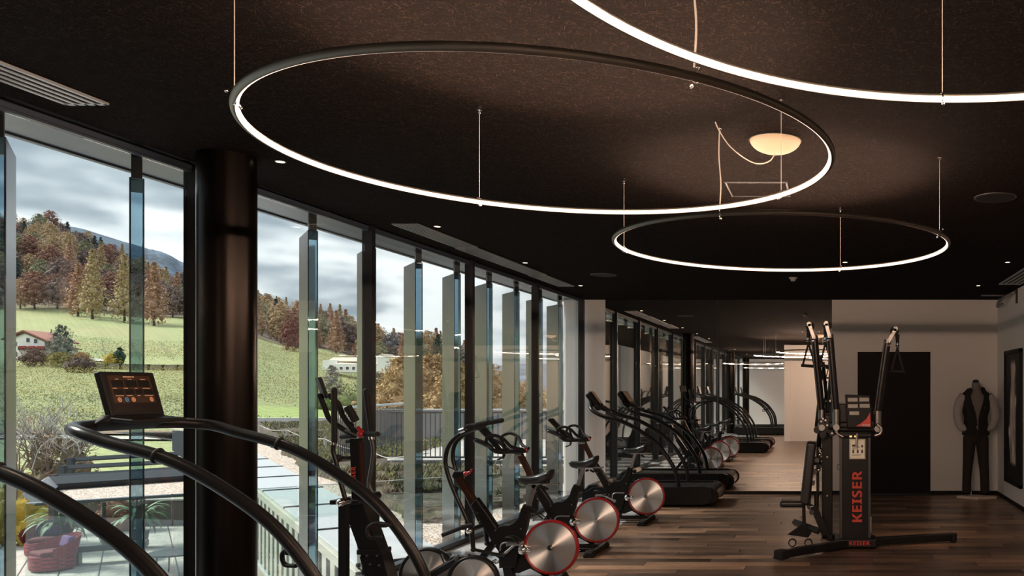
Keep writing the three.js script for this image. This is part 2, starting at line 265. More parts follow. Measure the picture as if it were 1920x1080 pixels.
const FA = Math.atan2(0.345, 0.285), turned = (g) => { g.rotateY(-FA); return g; };   // hollow fins: two metal sheets, polished inside, with a tinted glass nose towards the room
const finSheet = [-1, 1].map((q) => turned(rbox(0.44, 2.96, 0.006, 0.002, -0.222, 1.33, q * 0.031))), finLining = [-1, 1].map((q) => turned(box(0.43, 2.94, 0.002, -0.222, 1.33, q * 0.0268))), finNose = turned(box(0.006, 2.95, 0.064, 0.0, 1.33, 0)), finCap = turned(box(0.44, 0.006, 0.064, -0.222, 2.808, 0)), neckGeo = turned(box(0.05, 0.17, 0.05, -0.03, 2.89, 0));
for (let k = -22; k <= 7; k++) {
  const d = 6.43 + 0.8 * k;
  const label = k >= 0 ? `tall grey metal sun fin outside the glass, ${finOrder[k]} to the right of the round column` : k === -1 ? 'tall grey metal sun fin outside the glass, hidden behind the round column' : k === -2 ? 'tall metal sun fin seen edge-on between the column and the picture edge' : k === -3 ? 'broad pale metal sun fin at the left edge of the photo' : 'metal sun fin of the long glass front beyond the left picture edge';
  const f = thing('sun_fin', label, 'sun fin', [W(d) - 0.045, 0, -d], 0, k <= -4 ? 'sun fins outside the picture' : 'sun fins along the glass front');
  for (const q of [0, 1]) { add('fin_blade', finSheet[q], M.fin, f); add('fin_lining', finLining[q], M.lining, f); }
  add('glass_nose', finNose, M.blade, f); add('end_cap', finCap, M.black, f); add('bracket', neckGeo, M.black, f);
}
for (const [i, d] of [4.94, -5.1, -11.5].entries()) {
  const c = thing('round_column', ['thick round bronze column in front of the glass, floor to ceiling', 'round bronze column of the far bay, seen only in the mirror', 'last round bronze column by the end wall, seen only in the mirror'][i], 'column', [i ? W(d) + 0.385 : -3.54, 0, -d]);
  add('shaft', (() => { const g = new THREE.CylinderGeometry(0.148, 0.148, H, 64, 1, true); g.translate(0, H / 2, 0); return g; })(), M.column, c);
  add('foot_ring', cyl(0.155, 0.158, 0.03, 48, 0, 0.015, 0), M.column, c);
}

// ------------------------------------------------------------------ ring lamps
const RH = 2.506, RR = 1.04;
function ring(label, cx, d, cables, segs, group = 'ring lamps') {
  const t = thing('ring_lamp', label, 'ring lamp', [cx, RH, -d], 0, group);
  const arc = (a0, a1, r, n) => { const p = []; for (let i = 0; i <= n; i++) { const a = lerp(a0, a1, i / n) * Math.PI / 180; p.push(new THREE.Vector2(RR + Math.cos(a) * r, Math.sin(a) * r)); } return p; };
  const tube = new THREE.LatheGeometry(arc(-99, 165, 0.0135, 16).concat([new THREE.Vector2(RR - 0.006, 0.003), new THREE.Vector2(RR - 0.001, -0.009), arc(-99, 165, 0.0135, 16)[0]]), 160);
  add('profile', tube, M.ringTube, t);
  const led = new THREE.LatheGeometry(arc(165, 261, 0.0133, 10), 160);
  add('light_strip', led, M.led, t);
  for (let i = 0; i < segs; i++) { // the strip shines inwards
    const a = (i + 0.5) / segs * Math.PI * 2, l = new THREE.RectAreaLight(RING_COLOR, RING_LEVEL, 2 * (RR - 0.0145) * Math.tan(Math.PI / segs) * 0.995, 0.0135);
    const rr = RR - 0.0145; l.position.set(Math.cos(a) * rr, -0.0045, Math.sin(a) * rr); l.rotation.y = Math.atan2(Math.cos(a), Math.sin(a)); l.name = 'ring_light'; t.add(l);
  }
  cables.forEach(([deg, power]) => {
    const a = deg * Math.PI / 180, x = Math.cos(a) * RR, z = -Math.sin(a) * RR;
    const c = add('cable', power ? pipe([V(x, 0.03, z), V(x + 0.006, 0.15, z), V(x - 0.004, 0.3, z), V(x, H - RH, z)], 0.0035, 16, 6) : rod(V(x, 0.02, z), V(x, H - RH, z), 0.0016, 0.0016, 6), M.cable, t);
    const cl = add('clamp', [(() => { const g = new THREE.TorusGeometry(0.0165, 0.003, 6, 18); g.rotateY(-a); g.rotateY(0); g.translate(x, 0, z); return g; })(), ball(0.006, x * 1.02, 0.022, z * 1.02, 8), ball(0.006, x * 0.985, -0.022, z * 0.985, 8)], M.chrome, t);
    const an = add('ceiling_anchor', [cyl(0.012, 0.012, 0.02, 12, x, H - RH - 0.01, z), ball(0.007, x, H - RH - 0.03, z, 8)], M.chrome, t);
  });
  return t;
}
ring('glowing ring lamp partly cut by the top right corner, nearest of the three', 0.38, 1.59, [[0, 0], [90, 0], [180, 0], [270, 0]].map(([a]) => [a + 92, 0]), 32);
ring('large glowing ring lamp hung complete in view, middle of the three', -1.04, 3.268, [[39.4, 0], [129.4, 0], [217.5, 0], [308, 1]], 32);
ring('farthest and smallest-looking glowing ring lamp, above the rear treadmill area', -0.31, 5.36, [[-26, 0], [69, 0], [174.5, 0], [255, 1]], 32);
ring('ring lamp of the unseen right half of the room, only mirrored in the glass', 4.6, 3.9, [[45, 0], [135, 0], [225, 0], [315, 0]], 14);
ring('ring lamp of the near far bay, seen only in the mirror', -2.75, -3.6, [[45, 0], [135, 0], [225, 0], [315, 0]], 14);
ring('ring lamp before the end wall, seen only in the mirror', -2.6, -9.3, [[45, 0], [135, 0], [225, 0], [315, 0]], 14);
{ // canopy dish of the power feed and the slack cable to it
  const t = thing('ceiling_canopy', 'shallow pale dish on the ceiling with a slack cable, inside the middle ring lamp', 'canopy', [-0.31, H, -4.62]);
  const p = []; for (let i = 0; i <= 14; i++) { const a = i / 14 * Math.PI / 2; p.push(new THREE.Vector2(Math.sin(a) * 0.14, -0.075 * Math.cos(a))); } p.push(new THREE.Vector2(0.143, 0.0));
  add('dish', new THREE.LatheGeometry(p, 48), std('cream ceiling dish', { color: C(0.34, 0.27, 0.19), roughness: 0.6 }), t);
  add('rim', (() => { const g = new THREE.TorusGeometry(0.142, 0.004, 8, 48); g.rotateX(Math.PI / 2); g.translate(0, -0.003, 0); return g; })(), M.blackMatt, t);
  add('feed_cable', pipe([V(0, -0.075, 0), V(-0.03, -0.12, 0.02), V(-0.10, -0.15, 0.08), V(-0.22, -0.10, 0.22), V(-0.278, -0.02, 0.30), V(-0.285, -0.002, 0.31)], 0.0032, 40, 6), M.cable, t);
}
// ------------------------------------------------------------------ ceiling fittings
{
  const names = { '-3.3,5.05': 'nearest the round column', '-3.3,7.06': 'second from the round column along the window', '-3.3,9.08': 'third from the round column along the window', '-3.3,11.08': 'last of the window row, before the white pillar', '0.14,9.04': 'above the far edge of the farthest ring lamp', '1.88,9.04': 'nearer of the two by the right wall', '1.92,11.08': 'farther of the two by the right wall' };
  const spots = [[-3.3, 5.05], [-3.3, 7.06], [-3.3, 9.08], [-3.3, 11.08], [0.14, 9.04], [1.88, 9.04], [1.92, 11.08], [-3.3, 3.04], [-3.3, -3], [-3.3, -7], [-2, -5], [4.6, 6.2]];
  for (const [x, d] of spots) {
    const n = names[x + ',' + d], t = thing('recessed_spot', 'small recessed ceiling spot, ' + (n ?? 'outside the picture'), 'spotlight', [x, H, -d], 0, n ? 'recessed spots in view' : 'recessed spots outside the picture');
    add('trim_ring', (() => { const g = new THREE.TorusGeometry(0.028, 0.005, 8, 24); g.rotateX(Math.PI / 2); return g; })(), M.black, t);
    add('lens_light', cyl(0.024, 0.024, 0.006, 20, 0, -0.003, 0), M.spotGlow, t);
    const l = new THREE.SpotLight(C(1, 0.74, 0.5), SPOT_LEVEL, 0, 0.6, 0.8); l.position.set(0, -0.02, 0); l.target.position.set(0, -3, 0); l.castShadow = true; l.shadow.radius = 1.5; t.add(l, l.target);
  }
  for (const [x, d, n] of [[1.16, 6.0, 'near the right edge of the photo'], [-2.72, 10.05, 'before the white pillar']]) {
    const t = thing('ceiling_speaker', 'flat round black ceiling speaker ' + n, 'speaker', [x, H, -d], 0, 'ceiling speakers');
    add('grille', cyl(0.135, 0.135, 0.008, 40, 0, -0.003, 0), M.blackMatt, t);
    add('bezel', (() => { const g = new THREE.TorusGeometry(0.143, 0.008, 8, 48); g.rotateX(Math.PI / 2); return g; })(), M.grey, t);
  }
  const sd = thing('smoke_detector', 'little white smoke detector on the dark ceiling below the farthest ring lamp', 'detector', [-0.475, H, -10.3]);
  add('base', cyl(0.05, 0.05, 0.015, 24, 0, -0.007, 0), M.white, sd); add('head', cyl(0.035, 0.025, 0.03, 20, 0, -0.03, 0), M.white, sd);
  const hatch = thing('access_hatch', 'square access hatch outlined on the ceiling beside the middle ring lamp', 'hatch', [-0.5, H, -5.75]);
  add('frame', [box(0.42, 0.008, 0.012, 0, -0.004, 0.2), box(0.42, 0.008, 0.012, 0, -0.004, -0.2), box(0.012, 0.008, 0.4, 0.2, -0.004, 0), box(0.012, 0.008, 0.4, -0.2, -0.004, 0)], M.grey, hatch);
  add('panel', box(0.38, 0.004, 0.38, 0, -0.002, 0), M.ceiling, hatch);
  const vent = (label, x0, x1, d0, d1, n, turn = SKEW) => {
    const L = d1 - d0, t = thing('slot_diffuser', label, 'vent', [(x0 + x1) / 2, H - 0.002, -(d0 + d1) / 2], -turn, 'slot diffusers'), w = x1 - x0;
    add('backing', box(w, 0.004, L, 0, -0.0025, 0), M.blackMatt, t);
    for (let i = 0; i <= n; i++) add('slat', box(w / n * 0.34, 0.012, L, -w / 2 + w * i / n, -0.006, 0), M.vent, t);
    add('end_bar', box(w * 1.07, 0.012, 0.02, 0, -0.006, L / 2 - 0.01), M.vent, t); add('end_bar', box(w * 1.07, 0.012, 0.02, 0, -0.006, -L / 2 + 0.01), M.vent, t);
  };
  vent('long slotted air diffuser above the window in the top left corner', -3.66, -3.47, 1.2, 4.02, 4);
  vent('slotted air diffuser over the window row, section nearest the round column', -3.60, -3.40, 6.93, 8.07, 6);
  vent('slotted air diffuser over the window row, middle section', -3.60, -3.40, 8.11, 10.0, 6);
  vent('slotted air diffuser over the window row, section nearest the white pillar', -3.60, -3.40, 10.04, 11.1, 6);
  vent('slotted air diffuser along the right wall', 2.16, 2.42, 6.5, 10.9, 4, 0);
  // wall camera bracket in the corner
  const p = thing('projector_bracket', 'curved pale metal bracket under the ceiling in the far right corner', 'bracket', [2.33, 2.93, -12.1]);
  add('arm', pipe([V(0.16, 0.0, 0.5), V(0.1, -0.03, 0.25), V(0.04, -0.10, 0.05), V(0.05, -0.14, -0.02), V(0.1, -0.12, 0.04)], 0.025, 30, 8), M.alu, p);
  add('bar', rod(V(-0.22, 0.0, 0.15), V(0.12, 0.0, 0.15), 0.012), M.alu, p);
  add('wall_plate', rbox(0.02, 0.22, 0.06, 0.004, 0.18, -0.05, 0.62), M.copper, p);
}
// ------------------------------------------------------------------ exercise bikes
const brushed = phys('circular brushed steel', { color: C(0.86, 0.85, 0.84), roughness: 0.43, metalness: 1, anisotropy: 1, roughnessMap: dataTex(8, 256, (u, v) => 0.9 + 0.1 * tileNoise(0.5, v, 32, 3, 9), false) });
function disc(r0, r1, z, seg = 96) { // flat ring in the x, y plane, texture u along the radius
  const pos = [], uv = [], idx = [], nor = [];
  for (let i = 0; i <= seg; i++) { const a = i / seg * Math.PI * 2, c = Math.cos(a), s = Math.sin(a); pos.push(c * r0, s * r0, z, c * r1, s * r1, z); uv.push(0, i / seg, 1, i / seg); nor.push(0, 0, 1, 0, 0, 1); }
  for (let i = 0; i < seg; i++) { const a = i * 2; idx.push(a, a + 1, a + 2, a + 2, a + 1, a + 3); }
  const g = new THREE.BufferGeometry(); g.setAttribute('position', new THREE.Float32BufferAttribute(pos, 3)); g.setAttribute('normal', new THREE.Float32BufferAttribute(nor, 3)); g.setAttribute('uv', new THREE.Float32BufferAttribute(uv, 2)); g.setIndex(idx); return g;
}
const backDisc = (r0, r1, z) => { const g = disc(r0, r1, 0); g.rotateY(Math.PI); g.translate(0, 0, z); return g; };
function flywheelParts(parent, x, y, z, r, rimMat, rimTube) {
  const f = add('flywheel', [disc(0.012, r, 0.0125), backDisc(0.012, r, -0.0125), (() => { const g = new THREE.CylinderGeometry(r, r, 0.025, 96, 1, true); g.rotateX(Math.PI / 2); return g; })()], brushed, parent); f.position.set(x, y, z);
  if (rimMat) { const m = add('rim_guard', (() => { const g = new THREE.TorusGeometry(r + rimTube * 0.55, rimTube, 12, 96); g.scale(1, 1, 1.5); return g; })(), rimMat, parent); m.position.set(x, y, z); }
  const h = add('hub', [cyl(0.022, 0.026, 0.03, 20, 0, 0, 0.02, 'z'), cyl(0.013, 0.013, 0.05, 16, 0, 0, 0.03, 'z')], M.chrome, parent); h.position.set(x, y, z);
  return f;
}
function saddle() {
  const n = 22, pts = []; // along x from nose (-0.27) to rear (0.02)
  const g = grid(28, n, (u, v) => { const a = u * Math.PI * 2, x = -0.27 + 0.29 * v, w = v < 0.5 ? lerp(0.02, 0.032, v * 2) : lerp(0.032, 0.078, sstep(0, 1, (v - 0.5) * 2)), close = Math.sqrt(Math.max(0, 1 - Math.pow(Math.abs(v - 0.5) * 2, 8))), top = 0.018 * Math.sin(v * Math.PI * 1.1 + 0.4) * -1 + 0.03 * v * v; const yy = Math.sin(a); return [x, top + (yy > 0 ? yy * 0.022 : yy * (0.03 + 0.03 * v)) * close, Math.cos(a) * w * close, u, v]; });
  return fixOut(g);
}
const saddleGeo = saddle();
function pedalSet(t, x, y, dx, dy) {
  for (const s of [1, -1]) {
    add('crank_arm', rod(V(x, y, 0.075 * s), V(x + dx * s, y + dy * s, 0.09 * s), 0.013, 0.011), M.alu, t);
    const p = add('pedal', [rbox(0.095, 0.018, 0.07, 0.004, 0, 0, 0), rbox(0.012, 0.028, 0.085, 0.003, -0.05, 0, 0), rbox(0.012, 0.028, 0.085, 0.003, 0.05, 0, 0), cyl(0.008, 0.008, 0.09, 10, 0, 0, -0.04 * s, 'z')], M.alu, t); p.position.set(x + dx * s, y + dy * s, 0.15 * s);
    const c = add('toe_cage', pipe([V(0.045, 0.01, 0.04), V(-0.02, 0.055, 0.035), V(-0.075, 0.05, 0), V(-0.02, 0.055, -0.035), V(0.045, 0.01, -0.04)], 0.006, 24, 6), M.blackMatt, p);
  }
  add('crank_axle', cyl(0.02, 0.02, 0.2, 18, x, y, 0, 'z'), M.chrome, t);
}
function bikeBody(t, postTop) {
  flywheelParts(t, 0, 0.315, 0.0, 0.204, M.red, 0.0145);
  add('frame', [extrude([[-0.214, 0.655], [-0.176, 0.645], [-0.19, 0.56], [-0.203, 0.49], [-0.235, 0.38], [-0.25, 0.345], [-0.29, 0.165], [-0.405, 0.16], [-0.41, 0.29], [-0.455, 0.352], [-0.5, 0.43], [-0.56, 0.54], [-0.635, 0.66], [-0.60, 0.705], [-0.52, 0.595], [-0.436, 0.47], [-0.385, 0.487], [-0.335, 0.488], [-0.288, 0.515], [-0.25, 0.56], [-0.232, 0.62]], 0.075, 0.01, 0)], M.black, t);
  add('bolt', [[-0.585, 0.60], [-0.44, 0.46], [-0.44, 0.34], [-0.235, 0.47], [-0.57, 0.53]].map(([x, y]) => cyl(0.006, 0.006, 0.008, 10, x, y, 0.04, 'z')), M.alu, t);
  add('front_post', bar(V(-0.58, 0.61, 0), V(postTop[0], postTop[1], 0), 0.05, 0.045), M.copper, t);
  add('drive_housing', extrude([[-0.415, 0.33], [-0.39, 0.36], [-0.27, 0.362], [-0.22, 0.33], [-0.15, 0.24], [-0.17, 0.15], [-0.27, 0.11], [-0.37, 0.12], [-0.41, 0.2]], 0.05, 0.008, -0.03), M.blackMatt, t);
  add('housing_trim', pipe([V(-0.40, 0.30, 0.042), V(-0.395, 0.338, 0.042), V(-0.372, 0.357, 0.042), V(-0.26, 0.36, 0.042)], 0.007, 24, 8), M.alu, t);
  add('magnet_unit', [ball(0.044, -0.212, 0.305, 0.055, 18), cyl(0.02, 0.026, 0.05, 18, -0.17, 0.305, 0.06, 'x'), cyl(0.03, 0.03, 0.016, 20, -0.235, 0.305, 0.05, 'x'), ball(0.015, -0.16, 0.31, 0.075, 12)], M.chrome, t);
  add('seat_post', [bar(V(-0.195, 0.62, 0), V(-0.135, 0.825, 0), 0.032, 0.03)], M.alu, t);
  add('seat_slider', [rbox(0.25, 0.014, 0.045, 0.004, -0.06, 0.832, 0), bar(V(-0.15, 0.80, 0), V(-0.115, 0.845, 0), 0.03, 0.03)], M.alu, t);
  add('slider_lever', [bar(V(-0.06, 0.81, 0.02), V(-0.02, 0.79, 0.03), 0.012, 0.02), cyl(0.012, 0.012, 0.05, 12, -0.09, 0.805, 0.02, 'z')], M.blackMatt, t);
  const s = add('saddle', saddleGeo, M.leather, t); s.position.set(-0.0, 0.885, 0); s.scale.set(1.03, 1.22, 1.1);
  add('saddle_clamp', [rbox(0.06, 0.035, 0.05, 0.006, -0.05, 0.852, 0), cyl(0.008, 0.008, 0.06, 10, -0.05, 0.85, 0.02, 'z')], M.blackMatt, t);
  add('height_knob', [cyl(0.022, 0.022, 0.03, 14, -0.14, 0.615, 0.0, 'x'), cyl(0.008, 0.008, 0.06, 8, -0.165, 0.615, 0, 'x')], M.rubber, t);
  add('base_rail', [rbox(0.74, 0.035, 0.06, 0.01, -0.36, 0.062, 0), rbox(0.7, 0.012, 0.03, 0.003, -0.36, 0.028, 0)], M.black, t);
  add('rail_trim', rbox(0.7, 0.008, 0.066, 0.003, -0.36, 0.04, 0), M.alu, t);
  add('upright', [bar(V(-0.33, 0.05, 0), V(-0.36, 0.2, 0), 0.07, 0.06), bar(V(-0.04, 0.07, -0.06), V(-0.27, 0.2, -0.05), 0.035, 0.03), bar(V(-0.70, 0.05, 0), V(-0.46, 0.36, 0), 0.05, 0.045)], M.black, t);
  for (const [x, w] of [[0.0, 0.6], [-0.72, 0.5]]) { const f = add('foot', [rbox(0.085, 0.05, w, 0.018, x, 0.032, 0), rbox(0.1, 0.032, 0.08, 0.01, x, 0.017, w / 2 - 0.04), rbox(0.1, 0.032, 0.08, 0.01, x, 0.017, -w / 2 + 0.04)], M.rubber, t); add('foot_trim', rbox(0.02, 0.01, w * 0.55, 0.004, x + 0.03, 0.058, 0.0), M.alu, f); }
}
function bikeHandlebar(t) {
  const top = V(-0.755, 0.965, 0);
  add('bar_slider', [rbox(0.24, 0.016, 0.045, 0.004, -0.88, 0.975, 0, 0, 0, -0.02), rbox(0.07, 0.03, 0.05, 0.006, -0.77, 0.96, 0)], M.alu, t);
  add('bar_lever', [bar(V(-0.90, 0.965, 0.02), V(-0.915, 0.925, 0.03), 0.016, 0.02), bar(V(-0.915, 0.93, 0.03), V(-0.965, 0.91, 0.03), 0.014, 0.014)], M.blackMatt, t);
  for (const s of [1, -1]) {
    add('handlebar', [pipe([V(-0.70, 0.995, 0.03 * s), V(-0.80, 0.995, 0.09 * s), V(-0.93, 1.0, 0.14 * s), V(-1.01, 1.06, 0.165 * s), V(-1.08, 1.10, 0.17 * s), V(-1.13, 1.115, 0.165 * s)], 0.02, 40, 10), pipe([V(-1.02, 1.085, 0.17 * s), V(-1.0, 1.135, 0.19 * s), V(-0.93, 1.158, 0.2 * s), V(-0.85, 1.125, 0.19 * s), V(-0.785, 1.045, 0.14 * s), V(-0.70, 1.015, 0.08 * s)], 0.0155, 40, 10), rod(V(-0.865, 1.128, 0.195 * s), V(-0.855, 1.0, 0.11 * s), 0.013)], M.rubber, t);
    add('forearm_pad', loft([[-1.145, 1.115, 0.165 * s, 0.001, 0.001, 0], [-1.12, 1.108, 0.165 * s, 0.022, 0.03, 1.2], [-1.05, 1.083, 0.165 * s, 0.026, 0.034, 1.2], [-0.98, 1.045, 0.16 * s, 0.02, 0.028, 1.2], [-0.95, 1.03, 0.16 * s, 0.001, 0.001, 1.2]].map((q) => q), 14), M.leather, t);
  }
  add('cross_bar', [rod(V(-0.93, 1.0, -0.14), V(-0.93, 1.0, 0.14), 0.018), rbox(0.22, 0.024, 0.09, 0.008, -0.83, 0.993, 0)], M.blackMatt, t);
  add('gear_lever', [ball(0.018, -0.70, 1.01, 0.02, 14), rod(V(-0.70, 1.01, 0.02), V(-0.755, 1.0, 0.02), 0.009), ball(0.013, -0.675, 1.0, 0.03, 12)], M.red, t);
  const c = add('console', rbox(0.165, 0.03, 0.15, 0.008, 0, 0, 0), M.blackMatt, t); c.position.set(-1.10, 1.185, 0); c.rotation.z = -0.80;
  const sc = add('display', rbox(0.12, 0.004, 0.11, 0.001, 0, 0.0165, 0), M.black, c);
  add('console_stem', bar(V(-1.06, 1.13, 0), V(-0.95, 1.0, 0), 0.03, 0.06), M.blackMatt, t);
}
function bike(label, x, d) { const t = thing('exercise_bike', label, 'exercise bike', [x, 0, -d], 0, 'bikes with steel flywheels'); bikeBody(t, [-0.755, 0.965]); pedalSet(t, -0.36, 0.27, -0.15, 0.075); bikeHandlebar(t); return t; }
const bike2 = bike('middle exercise bike with red-rimmed flywheel, its handlebar before the second window bay', -2.312, 8.3);
clone(bike2, 'farthest exercise bike with red-rimmed flywheel, beside the rear treadmill', [-2.23, 0, -10.15]);
{
  const t = thing('exercise_bike', 'nearest red-rimmed bike, with two tall curved moving arms instead of a handlebar', 'exercise bike', [-2.283, 0, -6.87], 0, 'bikes with steel flywheels');
  bikeBody(t, [-0.765, 0.90]); pedalSet(t, -0.36, 0.27, 0.12, 0.1);
  add('post_head', [rbox(0.09, 0.05, 0.06, 0.012, -0.745, 0.912, 0), cyl(0.022, 0.022, 0.07, 14, -0.77, 0.9, 0.0, 'z')], M.black, t);
  add('gear_lever', [ball(0.02, -0.69, 0.915, 0.02, 14), rod(V(-0.69, 0.915, 0.02), V(-0.655, 0.925, 0.02), 0.013), rod(V(-0.655, 0.925, 0.02), V(-0.638, 0.955, 0.02), 0.007)], M.red, t);
  add('post_label', rbox(0.02, 0.11, 0.05, 0.002, -0.655, 0.735, 0.002, 0, 0, 0.6), M.copper, t);
  const gx = (s) => (s < 0 ? -0.14 : -0.05);
  const curve = [[-0.60, 0.475], [-0.66, 0.61], [-0.735, 0.775], [-0.79, 0.925], [-0.808, 1.035], [-0.782, 1.145], [-0.695, 1.233], [-0.59, 1.277], [-0.535, 1.297]];
  for (const [s, z] of [[1, 0.12], [-1, -0.15]]) {
    add('moving_arm', pipe(curve.map(([x, y], i) => V(x - (s < 0 ? 0.03 + i * 0.008 : 0), y, z + (i > 5 ? s * 0.02 * (i - 5) : 0))), 0.0165, 60, 12), M.blackGloss, t);
    add('arm_collar', rod(V(-0.615 + gx(s), 1.268, z + s * 0.06), V(-0.575 + gx(s), 1.284, z + s * 0.065), 0.02), M.chrome, t);
    add('grip', [pipe([V(-0.545 + gx(s), 1.305, z + s * 0.08), V(-0.50 + gx(s), 1.312, z + s * 0.08), V(-0.455 + gx(s), 1.322, z + s * 0.10), V(-0.37 + gx(s), 1.338, z + s * 0.12)], 0.0205, 20, 12), rod(V(-0.545 + gx(s), 1.30, z + s * 0.08), V(-0.53 + gx(s), 1.30, z - s * 0.03), 0.02)], M.rubber, t);
    add('arm_link', [rod(V(-0.60, 0.475, z), V(-0.585, 0.325, z), 0.02, 0.017), ball(0.022, -0.585, 0.32, z, 12)], M.black, t);
    add('push_rod', rod(V(-0.585, 0.32, z), V(-0.37, 0.265, z * 0.7), 0.013), M.black, t);
    add('pivot_cap', [ball(0.026, -0.605, 0.475, z + s * 0.03, 14)], M.chrome, t);
  }
  add('pivot_axle', cyl(0.02, 0.02, 0.34, 14, -0.605, 0.475, -0.01, 'z'), M.black, t);
  for (const [z, fx] of [[0.14, 0], [-0.17, 0.12]]) add('foot_peg', [rod(V(-0.58, 0.52, z), V(-0.665 + fx, 0.50, z), 0.016, 0.024), rod(V(-0.665 + fx, 0.50, z), V(-0.815 + fx, 0.44, z + 0.02), 0.017)], M.rubber, t);
  add('brake_lever', [rod(V(-0.80, 0.985, 0.12), V(-0.73, 0.955, 0.12), 0.008), cyl(0.012, 0.012, 0.03, 10, -0.815, 0.99, 0.12, 'z')], M.chrome, t);
}
// ------------------------------------------------------------------ standing strider with twin flywheels
{
  const O = V(-2.9, 0, -5.8), P = (px, py, d) => at(px, py, d).sub(O);
  const t = thing('cross_trainer', 'black standing cross trainer with tall upright handles and a small tablet, before the glass', 'cross trainer', O.toArray());
  const dn = 5.6, df = 6.02, dc = 5.8;
  for (const [k, d, grip, low] of [[0, dn, [[626.5, 731], [627, 828]], [[625, 832], [625, 848], [630, 866], [637, 898], [648, 938]]], [1, df, [[686, 733], [690, 765], [696, 810]], [[697, 822], [700, 845], [698, 868], [694, 892], [692, 908], [700, 928]]]]) {
    add('handle_grip', pipe(grip.map(([x, y]) => P(x, y, d)), 0.0185, 12, 14), M.rubber, t);
    add('handle_arm', pipe(low.map(([x, y]) => P(x, y, d)), 0.0145, 40, 10), k ? M.grey : M.black, t);
    add('arm_collar', rod(P(...(k ? [696, 818] : [626, 829]), d), P(...(k ? [697, 824] : [625.5, 834]), d), 0.019), M.chrome, t);
    const hub = P(...(k ? [702, 930] : [645, 941]), d);
    add('pivot_cap', [ball(0.027, hub.x, hub.y, hub.z + (k ? -0.04 : 0.04), 14), cyl(0.03, 0.03, 0.08, 14, hub.x, hub.y, hub.z, 'z')], k ? M.black : M.chrome, t);
    add('swing_leg', [bar(hub, V(hub.x - 0.0, 0.22, hub.z), 0.05, 0.045)], M.black, t);
  }
  const c0 = P(668, 822, dc), c1 = P(672, 950, dc), c2 = P(703, 1035, dc), c3 = V(P(735, 1100, dc).x, 0.06, 0);
  add('mast', [bar(c0, c1, 0.055, 0.06)], M.black, t);
  add('mast_stripe', bar(c0.clone().add(V(0.03, -0.02, 0.0)), c1.clone().add(V(0.03, 0.05, 0.0)), 0.012, 0.05), M.copper, t);
  add('mast_foot', [bar(P(668, 945, dc).add(V(0, 0.03, 0)), c2, 0.13, 0.12), rbox(0.2, 0.03, 0.24, 0.006, P(664, 938, dc).x, P(664, 938, dc).y, 0)], M.black, t);
  add('lower_column', [bar(c2, c3, 0.15, 0.12), rbox(0.17, 0.035, 0.14, 0.008, c2.x - 0.005, c2.y + 0.01, 0)], M.black, t);
  add('bolt', [[688, 1042], [707, 1042], [694, 1058], [711, 1060]].map(([x, y]) => { const p = P(x, y, dc - 0.07); return cyl(0.007, 0.007, 0.01, 10, p.x, p.y, p.z, 'z'); }), M.alu, t);
  { const p = P(660, 852, dc - 0.04); const l = add('maker_print', box(0.028, 0.002, 0.004), M.redPrint, t); l.position.copy(p); t.remove(l); }
  const tb = add('tablet', rbox(0.02, 0.15, 0.2, 0.006, 0, 0, 0), M.blackMatt, t); tb.position.copy(P(603, 727, dc)); tb.rotation.set(0, 0.65, 0.30, 'YZX');
  add('display', rbox(0.003, 0.13, 0.175, 0.001, 0.0115, 0, 0), M.black, tb);
  for (const s of [0, 1]) add('tablet_arm', pipe(s ? [P(618, 742, dc - 0.1), P(634, 757, dc - 0.06), P(642, 778, dc - 0.03), P(655, 797, dc), P(668, 812, dc)] : [P(600, 742, dc), P(609, 765, dc), P(618, 786, dc), P(636, 800, dc), P(660, 815, dc)], 0.017, 30, 10), M.blackMatt, t);
  add('bottle_holder', [rod(P(652, 763, dc - 0.05), P(667, 789, dc - 0.05), 0.026, 0.026, 14), rod(P(660, 795, dc), P(654, 800, dc), 0.02)], M.rubber, t);
  add('cross_handle', [rod(P(641, 819, dc + 0.1), P(666, 816, dc), 0.018), rod(P(680, 814, dc), P(708, 814, dc - 0.15), 0.018), rod(P(650, 828, dc + 0.05), P(668, 826, dc), 0.012)], M.rubber, t);
  add('gear_lever', [ball(0.026, P(681, 814, dc).x, P(681, 814, dc).y, P(681, 814, dc).z + 0.03, 14), rod(P(670, 801, dc - 0.03), P(681, 812, dc - 0.03), 0.013)], M.red, t);
  add('slide_rail', [bar(P(650, 806, dc), P(676, 818, dc), 0.012, 0.05)], M.alu, t);
  add('adjust_knob', [ball(0.028, P(641, 858, dc).x, P(641, 858, dc).y, 0.05, 12), rod(P(643, 858, dc - 0.05), P(658, 858, dc), 0.01)], M.rubber, t);
  // twin flywheels in black fairings
  const A = P(802, 1079, 5.95), B = P(888, 1090, 5.62);
  flywheelParts(t, A.x, A.y, A.z, 0.178, null, 0); flywheelParts(t, B.x, B.y, B.z, 0.148, null, 0);
  const fair = (p, r, z) => { const g = new THREE.TorusGeometry(r + 0.008, 0.013, 10, 72); g.scale(1, 1, 2.2); g.translate(p.x, p.y, p.z + z); return g; };
  add('fairing', [fair(A, 0.178, 0), fair(B, 0.155, 0), pipe([V(A.x + 0.1, A.y + 0.155, A.z), V(A.x + 0.19, A.y + 0.09, A.z + 0.1), V(B.x - 0.16, B.y + 0.14, B.z - 0.05), V(B.x - 0.03, B.y + 0.165, B.z)], 0.017, 30, 10)], M.blackGloss, t);
  add('link_beam', [bar(V(A.x - 0.03, A.y - 0.03, A.z + 0.05), V(B.x - 0.1, B.y + 0.15, B.z), 0.04, 0.05), bar(c3.clone().setY(0.1), V(B.x, 0.1, B.z - 0.03), 0.08, 0.09)], M.black, t);
